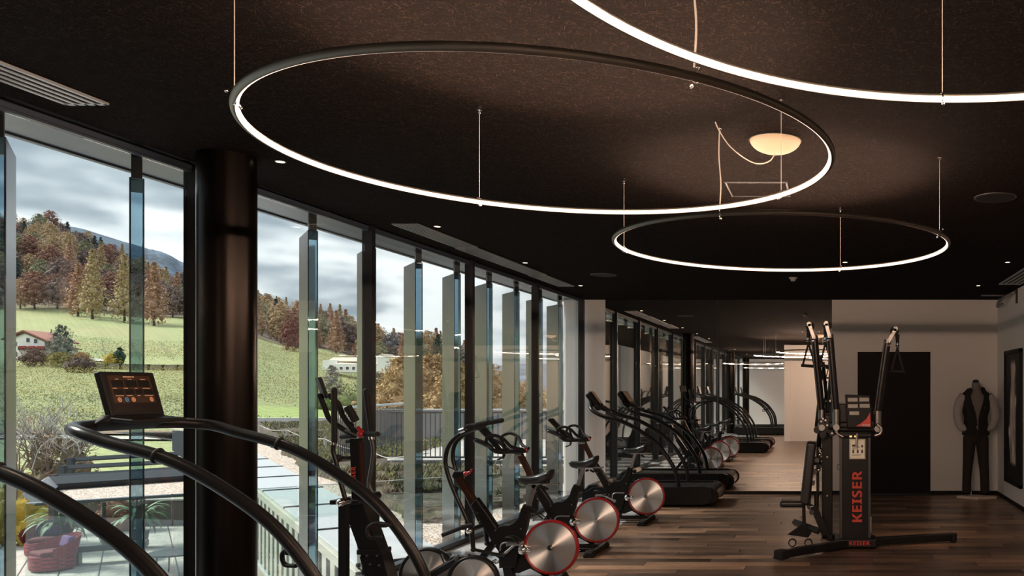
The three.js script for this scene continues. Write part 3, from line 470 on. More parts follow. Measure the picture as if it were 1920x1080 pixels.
  add('base_frame', [rbox(0.9, 0.06, 0.1, 0.012, 0.12, 0.04, 0), rbox(0.09, 0.05, 0.62, 0.012, -0.28, 0.03, 0), rbox(0.09, 0.05, 0.5, 0.012, 0.56, 0.03, 0), bar(V(A.x, 0.06, 0), V(A.x, A.y - 0.15, A.z), 0.05, 0.05), bar(V(B.x, 0.06, 0), V(B.x, B.y - 0.1, B.z - 0.03), 0.05, 0.05)], M.rubber, t);
  for (const s of [1, -1]) add('foot_plate', [rbox(0.34, 0.03, 0.14, 0.01, -0.1 + s * 0.1, 0.24 + s * 0.05, 0.24 * s), bar(V(-0.4, 0.24, 0.22 * s), V(0.35, 0.2, 0.2 * s), 0.04, 0.04)], M.rubber, t);
  var crossTrainerMast = [t, c0, c1];
}
// ------------------------------------------------------------------ treadmills with arched rails
const font = await new FontLoader().loadAsync('fonts/droid/droid_sans_bold.typeface.json');
function lettering(s, size, depth) { const g = new TextGeometry(s, { font, size, depth, curveSegments: 4, bevelEnabled: false }); g.computeBoundingBox(); const b = g.boundingBox; g.translate(-(b.max.x + b.min.x) / 2, -(b.max.y + b.min.y) / 2, 0); return g; }
{ // the cross trainer's name, upright on its mast
  const [t, c0, c1] = crossTrainerMast, g = lettering('KEISER', 0.032, 0.002); g.rotateZ(Math.PI / 2); const o = add('lettering', g, M.redPrint, t); o.position.copy(c0.clone().lerp(c1, 0.56)).add(V(-0.012, 0, 0.031));
}
const consolePrint = canvasTex(512, 352, (x, w, h) => {
  x.fillStyle = '#140b07'; x.fillRect(0, 0, w, h); x.fillStyle = '#3a261a'; x.fillRect(28, 16, w - 56, 250);
  x.fillStyle = '#0c0a0a'; for (let i = 0; i < 3; i++) x.fillRect(50 + i * 142, 58, 126, 62); const ws = [[50, 106], [168, 104], [284, 78], [374, 104]]; for (const [a, b] of ws) x.fillRect(a, 142, b, 46);
  x.fillStyle = '#d9b08c'; x.fillRect(190, 22, 120, 9); x.fillStyle = '#b59072'; for (const [a, b, y] of [[100, 34, 44], [232, 44, 44], [366, 60, 44], [50, 44, 128], [166, 44, 128], [284, 28, 128], [372, 80, 128], [62, 84, 196], [178, 62, 196], [292, 36, 196], [374, 98, 196]]) x.fillRect(a, y, b, 8);
  for (const [a, c] of [[92, '#d7a07a'], [168, '#4e86b4'], [240, '#d7a07a'], [440, '#d7a07a']]) { x.strokeStyle = c; x.lineWidth = 9; x.beginPath(); x.arc(a, 236, 17, 0, 7); x.stroke(); x.fillStyle = c; x.beginPath(); x.arc(a, 236, 8, 0, 7); x.fill(); }
});
const consoleFace = std('treadmill console screen face', { map: consolePrint, roughness: 0.3, emissive: C(1, 1, 1), emissiveMap: consolePrint, emissiveIntensity: 0.05 });
const brownScreen = std('brown treadmill screen', { color: C(0.13, 0.075, 0.045), roughness: 0.3, emissive: C(0.35, 0.2, 0.12), emissiveIntensity: 0.12 });
function treadmill(label, x, d, lift, flat) {
  const t = thing('treadmill', label, 'treadmill', [x, 0, -d], 0, 'treadmills with arched rails');
  const prof = [[0.08, 1.315], [0.24, 1.235], [0.517, 1.155], [0.758, 1.024], [0.97, 0.863], [1.13, 0.666], [1.232, 0.476], [1.276, 0.265]];
  const hw = 0.405, pts = [];
  const side = (s) => prof.slice(flat ? 1 : 0).map(([px, py], i) => V(px, py + lift, s * (flat ? hw - (i === 0 ? 0.0 : 0) : hw - (i === 0 ? 0.06 : 0))));
  const bend = flat ? [[0.11, 1.275, 0.392], [0.015, 1.29, 0.32], [-0.035, 1.295, 0.16], [-0.045, 1.297, 0]] : [[0.03, 1.37, 0.26], [-0.01, 1.415, 0.13], [-0.02, 1.425, 0]];
  const A = side(1).reverse(); bend.forEach(([px, py, z], i) => A.push(V(px, py + lift, z))); bend.slice(0, -1).reverse().forEach(([px, py, z]) => A.push(V(px, py + lift, -z))); A.push(...side(-1));
  A.unshift(V(1.285, 0.1, hw)); A.push(V(1.285, 0.1, -hw));
  add('arched_rail', pipe(A, 0.0285, 180, 16), M.blackGloss, t);
  if (flat) {
    for (const s of [1, -1]) { add('rail_collar', [(() => { const g = new THREE.TorusGeometry(0.03, 0.006, 8, 24); g.rotateY(Math.PI / 2); g.rotateZ(-0.33); g.translate(0.46, 1.176 + lift, s * hw); return g; })()], M.blackMatt, t); add('rail_hook', [pipe([V(1.07, 0.745 + lift, s * (hw - 0.02)), V(1.0, 0.76 + lift, s * (hw - 0.05)), V(0.965, 0.735 + lift, s * (hw - 0.06)), V(0.975, 0.69 + lift, s * (hw - 0.06)), V(1.03, 0.685 + lift, s * (hw - 0.05))], 0.010, 30, 8), rbox(0.06, 0.025, 0.04, 0.008, 1.03, 0.75 + lift, s * (hw - 0.035))], M.blackMatt, t); }
    add('console_bracket', [loft([[-0.03, 1.27 + lift, 0, 0.05, 0.17, 0], [0.0, 1.30 + lift, 0, 0.075, 0.19, 0], [0.02, 1.325 + lift, 0, 0.07, 0.185, 0], [0.02, 1.345 + lift, 0, 0.05, 0.17, 0]], 24), rbox(0.16, 0.02, 0.33, 0.009, 0.075, 1.322 + lift, 0, 0, 0, -0.1)], M.blackMatt, t);
    const c = add('console', rbox(0.032, 0.22, 0.315, 0.008, 0, 0, 0), M.blackMatt, t); c.position.set(0.005, 1.44 + lift, 0); c.rotation.z = 0.27;
    const f = new THREE.PlaneGeometry(0.275, 0.19); f.rotateY(Math.PI / 2); f.translate(0.0165, 0.003, 0); add('screen_face', f, consoleFace, c);
  } else {
    add('console_bracket', [loft([[-0.01, 1.35 + lift, 0, 0.05, 0.15, 0], [0.03, 1.38 + lift, 0, 0.06, 0.2, 0], [0.1, 1.36 + lift, 0, 0.05, 0.2, 0], [0.2, 1.30 + lift, 0, 0.03, 0.12, 0]], 20)], M.blackMatt, t);
    const c = add('console', rbox(0.10, 0.30, 0.31, 0.04, -0.025, -0.01, 0), M.blackMatt, t); c.position.set(0.035, 1.46 + lift, 0.0); c.rotation.set(0, 0.12, 0.62, 'YZX');
    add('screen_face', rbox(0.006, 0.2, 0.22, 0.002, 0.0245, 0.015, 0), brownScreen, c);
    add('phone_shelf', [rbox(0.12, 0.02, 0.2, 0.006, 0.2, 1.30 + lift, 0.05, 0, 0, -0.4)], M.blackMatt, t); add('emergency_clip', rbox(0.03, 0.04, 0.05, 0.008, 0.27, 1.28 + lift, 0.12), M.copper, t);
  }
  // running deck
  const deckTop = 0.262;
  for (const s of [1, -1]) add('side_panel', extrude([[0.0, 0.06], [0.02, 0.035], [1.62, 0.035], [1.70, 0.05], [1.74, 0.12], [1.72, 0.245], [1.64, deckTop], [0.12, deckTop], [0.02, 0.2]], 0.075, 0.008, s * 0.43), M.black, t);
  const slats = []; for (let i = 0; i < 29; i++) slats.push(rbox(0.053, 0.02, 0.77, 0.004, 0.1 + i * 0.0565, deckTop - 0.022 - 0.012 * Math.sin(Math.PI * i / 28), 0));
  for (let i = 0; i < 7; i++) { const a = Math.PI / 2 - (i + 1) * 0.42; slats.push(rbox(0.05, 0.02, 0.77, 0.004, 1.68 + Math.cos(a) * 0.105, 0.145 + Math.sin(a) * 0.105, 0, 0, 0, a - Math.PI / 2)); }
  tag(add('slat_belt', slats, M.rubber, t), null, null, null, 'stuff');
  add('belly', rbox(1.6, 0.16, 0.76, 0.02, 0.86, 0.12, 0), M.blackMatt, t);
  for (const s of [1, -1]) add('roller_ring', (() => { const g = new THREE.TorusGeometry(0.108, 0.012, 8, 36); g.translate(1.70, 0.145, s * 0.36); return g; })(), M.copper, t);
  add('roller', cyl(0.1, 0.1, 0.86, 32, 1.70, 0.145, 0, 'z'), M.blackGloss, t);
  add('nose_hood', extrude([[-0.03, 0.07], [0.16, 0.05], [0.2, 0.2], [0.14, 0.285], [0.05, 0.275], [-0.03, 0.19]], 0.8, 0.02, 0), M.black, t);
  for (const [a, b] of [[0.15, 0.4], [0.15, -0.4], [1.5, 0.4], [1.5, -0.4]]) add('foot', cyl(0.022, 0.026, 0.045, 14, a, 0.022, b), M.rubber, t);
  return t;
}
const tm = treadmill('nearest treadmill with its console and both arched rails in view, before the column', -3.40, 4.085, 0.135, true);
clone(tm, 'treadmill in the lower left corner of which only one arched rail shows', [-3.40, 0, -2.565]);
treadmill('rear treadmill with curved black rails, standing before the mirror', -3.37, 11.93, 0, false);
clone(tm, 'first treadmill of the far bay, seen only in the mirror', [-3.4, 0, 4.2], undefined, 'mirrored treadmills');
clone(tm, 'second treadmill of the far bay, seen only in the mirror', [-3.4, 0, 6.0], undefined, 'mirrored treadmills');
// ------------------------------------------------------------------ cable machine
const darkAlu = std('dull grey aluminium', { color: C(0.22, 0.215, 0.21), roughness: 0.36, metalness: 1 });
{
  const O = V(0.2, 0, -8.55), P = (px, py, d) => at(px, py, d).sub(O), t = thing('cable_machine', 'tall black cable training machine with upright arms and red upright lettering', 'cable machine', O.toArray());
  const dc = 8.5;
  // main column, 0.3 m wide, with light edges
  const x0 = P(1575, 900, dc).x, x1 = P(1632, 900, dc).x, cx = (x0 + x1) / 2, w = x1 - x0;
  add('main_column', rbox(w - 0.03, 1.04, 0.16, 0.008, cx, 0.60, -0.04), M.black, t);
  for (const s of [-1, 1]) add('edge_strip', rbox(0.028, 1.05, 0.18, 0.006, cx + s * (w / 2 - 0.01), 0.605, -0.03), M.grey, t);
  add('column_cap', [rbox(w + 0.03, 0.045, 0.22, 0.012, cx, 1.14, -0.02)], M.black, t);
  { const g = lettering('KEISER', 0.098, 0.003); g.scale(1.18, 1, 1); g.rotateZ(Math.PI / 2); const o = add('lettering', g, M.redPrint, t); tag(o, 'red upright maker lettering'); o.position.set(P(1607, 931, dc).x, P(1607, 931, dc).y, 0.0415); }
  const card = canvasTex(256, 320, (x, W2, H2) => {
    x.fillStyle = '#cfd2b8'; x.fillRect(0, 0, W2, H2); x.fillStyle = '#e4e4d6'; x.fillRect(14, 14, W2 - 28, H2 - 28); x.fillStyle = '#2c2a26';
    x.fillRect(40, 84, 58, 34); x.fillRect(196, 90, 30, 44); x.fillRect(110, 120, 60, 12); for (const a of [44, 120, 196]) { x.fillRect(a, 176, 30, 54); x.fillRect(a + 8, 160, 12, 12); } x.fillRect(36, 252, 180, 5); x.fillRect(36, 268, 150, 5);
  });
  const pl = add('instruction_card', rbox(0.165, 0.205, 0.006, 0.002, P(1607.5, 842, dc).x, P(1607.5, 842, dc).y, 0.043), M.white, t);
  const face = new THREE.PlaneGeometry(0.15, 0.19); face.translate(P(1607.5, 842, dc).x, P(1607.5, 842, dc).y, 0.0468); add('card_print', face, std('printed card', { map: card, roughness: 0.6 }), pl);
  add('card_clip', [rod(P(1607, 812, dc).add(V(0, 0, 0.05)), P(1605, 836, dc).add(V(0, 0, 0.05)), 0.012), rbox(0.05, 0.02, 0.01, 0.003, P(1603, 840, dc).x, P(1603, 840, dc).y, 0.052)], M.alu, t);
  const lampMat = std('amber indicator lamp', { color: C(0.9, 0.5, 0.2), emissive: C(1, 0.5, 0.15), emissiveIntensity: 0.8 });
  for (const px of [1595, 1604]) add('indicator_lamp', rbox(0.026, 0.016, 0.01, 0.003, P(px, 820, dc).x, 1.128, 0.092), lampMat, t);
  // display head
  const dh = add('display_head', extrude([[-0.125, -0.15], [0.105, -0.155], [0.10, 0.03], [0.085, 0.155], [-0.145, 0.165], [-0.135, 0.0]], 0.07, 0.01, 0), M.blackMatt, t); dh.position.set(P(1614, 773, 8.4).x, P(1614, 773, 8.4).y, 0.10); dh.rotation.x = -0.15;
  const lcd = std('grey-green display window', { color: C(0.17, 0.17, 0.15), roughness: 0.35 });
  for (const [a, b] of [[-0.08, 0.12], [0.035, 0.122], [-0.078, 0.055], [0.04, 0.058], [-0.065, -0.015]]) add('readout', rbox(0.10, 0.04, 0.008, 0.003, a, b, 0.036), lcd, dh);
  add('red_corner', extrude([[-0.05, -0.145], [0.098, -0.15], [0.092, -0.01], [0.06, -0.07], [0.0, -0.12]], 0.006, 0.001, 0.0365), M.redPrint, dh);
  const kl = lettering('KEISER', 0.018, 0.002); const ko = add('lettering', kl, M.whitePrint, dh); ko.position.set(0.05, -0.135, 0.0395);
  // cross head with pulleys
  const crossY = P(1600, 805, dc).y;
  add('cross_head', [rod(V(P(1563, 0, dc).x, crossY, 0.06), V(P(1650, 0, dc).x, crossY, 0.06), 0.028, 0.028, 14), rbox(0.30, 0.2, 0.16, 0.02, P(1583, 775, dc).x, P(1583, 775, dc).y, -0.03), rbox(0.5, 0.07, 0.16, 0.02, P(1600, 795, dc).x, P(1600, 798, dc).y, -0.02)], M.black, t);
  add('hook_handle', pipe([P(1645, 796, dc), P(1651, 802, dc), P(1650, 812, dc), P(1641, 816, dc)].map((p) => p.add(V(0, 0, 0.06))), 0.016, 24, 10), M.alu, t);
  add('hook_handle', pipe([P(1566, 800, dc), P(1570, 812, dc), P(1580, 818, dc)].map((p) => p.add(V(0, 0, 0.06))), 0.014, 24, 10), M.alu, t);
  // rear column, behind and left
  add('rear_column', [rbox(P(1561, 0, 8.8).x - P(1541, 0, 8.8).x, 1.1, 0.12, 0.01, P(1551, 0, 8.8).x, 0.6, -0.25), rbox(0.06, 0.06, 0.3, 0.01, P(1556, 0, 8.7).x, 0.1, -0.12)], M.black, t);
  add('bolt', [857, 930, 1003].map((py) => { const p = P(1551, py, 8.72); return cyl(0.009, 0.009, 0.012, 10, p.x, p.y, -0.187, 'z'); }), M.alu, t);
  add('pulley_block', [rbox(0.20, 0.22, 0.2, 0.03, P(1553, 795, 8.7).x, P(1553, 795, 8.7).y, -0.15), ...[[1532, 806], [1540, 790], [1551, 797], [1560, 812], [1543, 815]].map(([a, b]) => { const p = P(a, b, 8.6); return cyl(0.035, 0.035, 0.05, 20, p.x, p.y, -0.05, 'z'); })], M.black, t);
  add('pulley_pin', [[1540, 790], [1551, 797], [1560, 812], [1543, 785], [1548, 788]].map(([a, b]) => { const p = P(a, b, 8.6); return cyl(0.01, 0.01, 0.07, 12, p.x, p.y, -0.04, 'z'); }), M.chrome, t);
  // arms
  const arms = [[[1541, 774], [1527, 632], 8.62, -1, [1517, 608]], [[1568, 773], [1556, 630], 8.45, -1, [1549, 607]], [[1645, 776], [1664, 640], 8.5, 1, [1679, 617]]];
  for (const [b, a, d, s, tip] of arms) {
    const B = P(...b, d), A = P(...a, d), T = P(...tip, d);
    add('arm_tube', [rod(B, A, 0.036, 0.036, 18)], M.blackGloss, t);
    add('arm_edge', rod(B.clone().add(V(-0.03, 0, 0.02)), A.clone().add(V(-0.03, 0, 0.02)), 0.009, 0.009, 8), M.grey, t);
    add('arm_socket', [rod(B.clone().add(V(0, -0.15, 0)), B.clone().add(V(0, 0.03, 0)), 0.040, 0.041, 18), cyl(0.032, 0.032, 0.1, 18, B.x, B.y - 0.15, B.z, 'z')], darkAlu, t);
    add('arm_knob', [ball(0.02, A.x + s * 0.01, A.y - 0.04, A.z + 0.04, 12)], M.chrome, t);
    add('arm_head', [bar(A.clone().add(V(0, -0.02, 0.03)), T.clone().add(V(0, 0, 0.03)), 0.034, 0.010), bar(A.clone().add(V(0, -0.02, -0.03)), T.clone().add(V(0, 0, -0.03)), 0.034, 0.010), cyl(0.024, 0.024, 0.07, 18, T.x, T.y, T.z, 'z'), cyl(0.034, 0.038, 0.04, 18, A.x, A.y + 0.0, A.z)], darkAlu, t);
    add('pulley', [(() => { const g = new THREE.TorusGeometry(0.034, 0.012, 8, 24); g.translate(T.x - s * 0.01, T.y - 0.02, T.z); return g; })()], M.blackMatt, t);
    const hx = T.x + (s < 0 ? -0.005 : 0.02), hy = T.y;
    add('cable_stop', [cyl(0.022, 0.016, 0.09, 14, hx, hy - 0.10, T.z), ball(0.02, hx, hy - 0.17, T.z, 12)], M.rubber, t);
    add('swivel', cyl(0.016, 0.02, 0.05, 12, hx, hy - 0.155, T.z), M.chrome, t);
    add('cable', rod(V(hx, hy - 0.02, T.z), V(hx, hy - 0.2, T.z), 0.006), M.blackMatt, t);
    for (const k of [-1, 1]) add('strap', [bar(V(hx, hy - 0.19, T.z), V(hx + k * 0.06, hy - 0.42, T.z + 0.01 * k), 0.02, 0.006)], M.rubber, t);
    add('handle_grip', [rod(V(hx - 0.075, hy - 0.42, T.z - 0.01), V(hx + 0.075, hy - 0.43, T.z + 0.01), 0.016)], M.rubber, t);
  }
  add('inner_cable', [rod(P(1556, 700, 8.6), P(1552, 770, 8.6), 0.012), rod(P(1548, 690, 8.55), P(1556, 690, 8.55), 0.01), rod(P(1541, 700, 8.7), P(1530, 800, 8.75), 0.016)], M.blackMatt, t);
  // base: two long legs and a name plate
  const hub = V(cx - 0.02, 0.055, 0.02), left = V(P(1466, 1047, 7.95).x, 0.055, 8.55 - 7.93), right = V(P(1788, 1009, 8.85).x, 0.055, 8.55 - 8.86);
  const leg = (a, b) => { const d = b.clone().sub(a).setY(0), l = d.length(), g = rbox(l, 0.075, 0.09, 0.01); g.rotateY(-Math.atan2(d.z, d.x)); const m = a.clone().add(b).multiplyScalar(0.5); g.translate(m.x, m.y, m.z); return g; };
  add('leg', [leg(hub, left)], M.black, t); add('leg', [leg(hub, right)], M.black, t); add('leg', [leg(hub, V(hub.x - 0.25, 0.055, -0.35))], M.black, t);
  add('leg_cap', rbox(0.11, 0.085, 0.11, 0.012, left.x, 0.05, left.z, 0, 0.9, 0), M.rubber, t); add('leg_cap', rbox(0.06, 0.085, 0.11, 0.012, right.x, 0.045, right.z, 0, -0.3, 0), M.rubber, t);
  add('base_plate', [rbox(w + 0.12, 0.09, 0.26, 0.015, cx, 0.06, 0.0)], M.black, t);
  { const g = lettering('KEISER', 0.04, 0.003); g.scale(1.15, 1, 1); const o = add('lettering', g, M.redPrint, t); o.position.set(P(1612, 1019, 8.4).x, 0.065, 0.131); }
  add('side_tag', rbox(0.012, 0.16, 0.02, 0.003, x1 + 0.004, 0.24, 0.05), M.alu, t);
}
{ // padded bench folded upright beside the machine
  const O = V(-0.33, 0, -8.62), P = (px, py, d = 8.6) => at(px, py, d).sub(O), t = thing('weight_bench', 'black padded bench folded upright on two little wheels, beside the cable machine', 'bench', O.toArray());
  const a = P(1522, 828), b = P(1509, 945), dir = b.clone().sub(a), pad = rbox(0.1, dir.length(), 0.26, 0.03); pad.rotateZ(Math.atan2(-dir.x, dir.y) + Math.PI); pad.translate((a.x + b.x) / 2, (a.y + b.y) / 2, 0);
  add('back_pad', pad, M.leather, t);
  add('seat_pad', rbox(0.24, 0.065, 0.3, 0.028, P(1485, 943).x, P(1485, 943).y, 0), M.leather, t);
  add('support', [bar(P(1526, 830), P(1516, 950), 0.035, 0.05), bar(P(1507, 945), P(1508, 990), 0.035, 0.04), bar(P(1526, 950), P(1548, 1003), 0.07, 0.06), rbox(0.03, 0.5, 0.04, 0.006, P(1533, 0).x, P(1533, 890).y, -0.04)], M.black, t);
  add('hinge', [[1528, 840], [1532, 862], [1528, 884], [1524, 905], [1518, 950], [1522, 960]].map(([x, y]) => { const p = P(x, y); return cyl(0.024, 0.024, 0.1, 16, p.x, p.y, p.z, 'z'); }), M.grey, t);
  add('pop_pin', [[1537, 852], [1535, 880], [1522, 948]].map(([x, y]) => { const p = P(x, y); return ball(0.022, p.x, p.y, p.z + 0.05, 12); }), M.chrome, t);
  add('spring_tube', rod(P(1531, 925), P(1531, 955), 0.024), M.blackMatt, t);
  add('cross_beam', bar(P(1489, 979, 8.75), P(1535, 996, 8.5), 0.05, 0.05), M.alu, t);
  add('wheel_frame', extrude([[P(1478, 0).x, P(0, 1002).y], [P(1507, 0).x, P(0, 982).y], [P(1520, 0).x, P(0, 1000).y], [P(1515, 0).x, P(0, 1007).y]], 0.06, 0.005, 0), M.black, t);
  for (const px of [1486, 1516]) { const p = P(px, 1002); const wl = add('wheel', [cyl(0.042, 0.042, 0.03, 24, p.x, 0.044, 0.05, 'z')], M.rubber, t); add('wheel_hub', [cyl(0.03, 0.03, 0.034, 20, p.x, 0.044, 0.05, 'z'), cyl(0.01, 0.01, 0.05, 12, p.x, 0.044, 0.05, 'z')], M.alu, wl); }
}
// ------------------------------------------------------------------ mannequin in the corner
{
  const t = thing('clothes_mannequin', 'headless mannequin in dark trousers, black vest and puffy grey sleeves in the corner', 'mannequin', [2.115, 0, -12.42]);
  const cloth = std('black fleece', { color: C(0.013, 0.012, 0.012), roughness: 0.95, bumpMap: speckle, bumpScale: 0.002 }), trouser = std('dark brown trousers', { color: C(0.022, 0.017, 0.016), roughness: 0.9 });
  const puff = std('grey quilted sleeve', { color: C(0.40, 0.39, 0.39), roughness: 0.8 }), shirt = std('grey high-collar shirt', { color: C(0.22, 0.20, 0.19), roughness: 0.9 });
  const wood = std('pale wood base', { color: C(0.52, 0.44, 0.36), roughness: 0.5 });
  add('base_plate', extrude([[-0.285, -0.02], [0.0, -0.165], [0.27, -0.09], [0.27, -0.02], [0.0, 0.12], [-0.2, 0.1]], 0.04, 0.006, 0).rotateX(-Math.PI / 2).translate(0, 0.022, 0.05), wood, t);
  add('stand_pole', rod(V(-0.07, 0.03, 0.0), V(-0.055, 0.45, 0), 0.01), M.chrome, t);
  for (const s of [-1, 1]) add('trouser_leg', loft([[s * 0.135 - 0.005, 0.085, 0, 0.062, 0.075, 0], [s * 0.135, 0.12, 0, 0.066, 0.078, 0], [s * 0.128, 0.35, 0, 0.068, 0.08, 0], [s * 0.112, 0.55, 0, 0.078, 0.09, 0], [s * 0.098, 0.75, 0, 0.09, 0.1, 0], [s * 0.09, 0.87, 0, 0.098, 0.108, 0], [s * 0.07, 0.95, 0, 0.10, 0.108, 0]], 22), trouser, t);
  add('trouser_seat', loft([[0, 0.80, 0, 0.05, 0.06, 0], [0, 0.84, 0, 0.15, 0.1, 0], [0, 0.92, 0, 0.178, 0.115, 0], [0, 1.02, 0, 0.168, 0.112, 0]], 26), trouser, t);
  // open vest: a shell with a V gap at the front showing the shirt
  const torso = (y) => { const k = (y - 0.93) / 0.66; return [lerp(0.185, 0.155, sstep(0, 0.35, k)) + 0.055 * sstep(0.35, 0.75, k) - 0.10 * sstep(0.86, 1.04, k), 0.128 + 0.02 * Math.sin(k * 3)]; };
  const shell = (y0, y1, gap, off, n = 40, m = 26) => grid(n, m, (u, v) => { const y = lerp(y0, y1, v), [rx, rz] = torso(y), g = gap(v), a = Math.PI / 2 + g + (Math.PI * 2 - 2 * g) * u; return [Math.cos(a) * (rx + off), y, Math.sin(a) * (rz + off)]; });
  add('shirt', [loft([[0, 0.98, 0, 0.15, 0.11, 0], [0, 1.1, 0, 0.155, 0.12, 0], [0, 1.3, 0, 0.185, 0.125, 0], [0, 1.45, 0, 0.19, 0.118, 0], [0, 1.54, 0, 0.12, 0.09, 0], [0, 1.60, 0, 0.066, 0.066, 0], [0, 1.66, 0, 0.062, 0.062, 0], [0, 1.70, 0, 0.056, 0.056, 0]], 28)], shirt, t);
  add('neck', loft([[0, 1.66, 0, 0.05, 0.05, 0], [0, 1.71, 0, 0.046, 0.046, 0], [0, 1.735, 0, 0.04, 0.04, 0], [0, 1.742, 0, 0.004, 0.004, 0]], 20), trouser, t);
  const vest = add('vest', [shell(0.93, 1.60, (v) => 0.05 + 0.44 * sstep(0.25, 1.0, v), 0.018), loft([[-0.13, 1.50, 0.03, 0.03, 0.05, 0], [-0.115, 1.56, 0.02, 0.04, 0.07, 0.2], [-0.10, 1.615, 0.0, 0.035, 0.075, 0.3]], 14), loft([[0.13, 1.50, 0.03, 0.03, 0.05, 0], [0.115, 1.56, 0.02, 0.04, 0.07, -0.2], [0.10, 1.63, 0.0, 0.03, 0.075, -0.3]], 14)], Object.assign(cloth.clone(), { side: THREE.DoubleSide }), t);
  add('chest_print', rbox(0.035, 0.008, 0.004, 0.001, 0.10, 1.33, 0.142), M.whitePrint, vest); add('zip_pull', rbox(0.012, 0.02, 0.008, 0.002, -0.012, 1.05, 0.155), M.chrome, vest);
  for (const s of [-1, 1]) { // quilted sleeves, bulging between the seams
    const path = [[0.17, 1.50], [0.225, 1.44], [0.262, 1.34], [0.275, 1.23], [0.262, 1.13], [0.232, 1.06], [0.20, 1.035], [0.165, 1.05]], rings = [];
    for (let i = 0; i < 33; i++) { const f = i / 32 * 7, k = Math.min(6, f | 0), u = f - k, x = lerp(path[k][0], path[k + 1][0], u), y = lerp(path[k][1], path[k + 1][1], u), r = lerp(0.074, 0.05, i / 32) * (1 + 0.07 * Math.abs(Math.sin(i / 32 * Math.PI * 7))); const tang = Math.atan2(path[k + 1][1] - path[k][1], s * (path[k + 1][0] - path[k][0])); rings.push([s * x, y, 0.02 + 0.05 * i / 32, r, r * 1.02, tang + Math.PI / 2]); }
    add('sleeve', loft(rings, 18), puff, t);
  }
}
// ------------------------------------------------------------------ framed painting on the right wall
{
  const art = dataTex(256, 512, (u, v) => { // a pale, ragged upright form on black, thick strokes
    const n = tileNoise(u, v, 8, 5, 91), n2 = tileNoise(u, v * 0.5, 16, 4, 95), cxx = 0.5 + 0.10 * Math.sin(v * 9 + 1) * (n - 0.2), wv = 0.20 * (0.6 + 0.5 * Math.sin(v * 3.0 + 0.3)) + 0.14 * (n - 0.5);
    const inside = sstep(0.03, -0.03, Math.abs(u - cxx) - Math.max(0.03, wv)) * sstep(0.1, 0.16, v) * sstep(0.97, 0.9, v), k = 0.5 + 0.5 * n2 + 0.4 * (n - 0.5);
    const dark = 0.03 + 0.05 * n; return [lerp(dark, k, inside), lerp(dark * 0.9, k * 0.93, inside), lerp(dark * 0.9, k * 0.9, inside)];
  });
  const t = thing('framed_painting', 'tall dark framed painting of a pale ragged shape on the right wall', 'painting', [XR, 1.215, -11.65]);
  const h = 1.86, l = 1.02;
  add('frame', [rbox(0.045, 0.05, l, 0.004, -0.024, h / 2 - 0.025, 0), rbox(0.045, 0.05, l, 0.004, -0.024, -h / 2 + 0.025, 0), rbox(0.045, h, 0.05, 0.004, -0.024, 0, l / 2 - 0.025), rbox(0.045, h, 0.05, 0.004, -0.024, 0, -l / 2 + 0.025)], M.blackMatt, t);
  const g = new THREE.BoxGeometry(0.012, h - 0.09, l - 0.09); g.translate(-0.02, 0, 0);
  add('canvas', g, std('painted canvas', { map: art, roughness: 0.6 }), t);
}
// ------------------------------------------------------------------ land beyond the glass
const COLS = [-2.6, -1.2, -0.95, -0.76, -0.63, -0.5, -0.3, 0.2], DEPS = [20, 30, 60, 98, 150, 220, 330, 450, 600, 900];
const LAND = [ // ground height by bearing (x / depth) and depth
  [-4.2, -4.2, -4.2, -3, 3, 18, 50, 110, 165, 170], [-4.2, -4.2, -4.3, -3.5, 1.5, 12.5, 38, 92, 142, 140], [-4.2, -4.2, -4.5, -4.0, 0.2, 9.2, 30.4, 72, 114, 108],
  [-4.2, -4.2, -4.5, -4.0, -0.3, 8.0, 27.5, 50, 68, 60], [-4.6, -4.6, -4.6, -4.2, -1.4, 4.2, 17, 31, 48, 44], [-5, -5, -5, -4.6, -3.3, 0.4, 8.5, 16, 22, 20], [-5.5, -5.5, -5.5, -5.5, -5, -4.5, -4, -3, -2, 0], [-6, -6, -6, -6, -6, -6, -6, -6, -6, -6]];
function landY(a, d) {
  let i = 0; while (i < COLS.length - 2 && a > COLS[i + 1]) i++; let j = 0; while (j < DEPS.length - 2 && d > DEPS[j + 1]) j++;
  const u = smooth(clamp((a - COLS[i]) / (COLS[i + 1] - COLS[i]), 0, 1)), v = clamp((d - DEPS[j]) / (DEPS[j + 1] - DEPS[j]), 0, 1);
  return lerp(lerp(LAND[i][j], LAND[i][j + 1], v), lerp(LAND[i + 1][j], LAND[i + 1][j + 1], v), u);
}
const groundAt = (a, d) => V(a * d, landY(a, d) + (fbm(a * d * 0.02, d * 0.02, 4, 3) - 0.5) * d * 0.008, -d);
const grassDetail = dataTex(512, 512, (u, v) => { const k = 0.62 + 0.5 * tileNoise(u, v, 16, 5, 61) + 0.35 * (tileNoise(u, v, 128, 2, 63) - 0.5); return [k, k, k * 0.98]; });
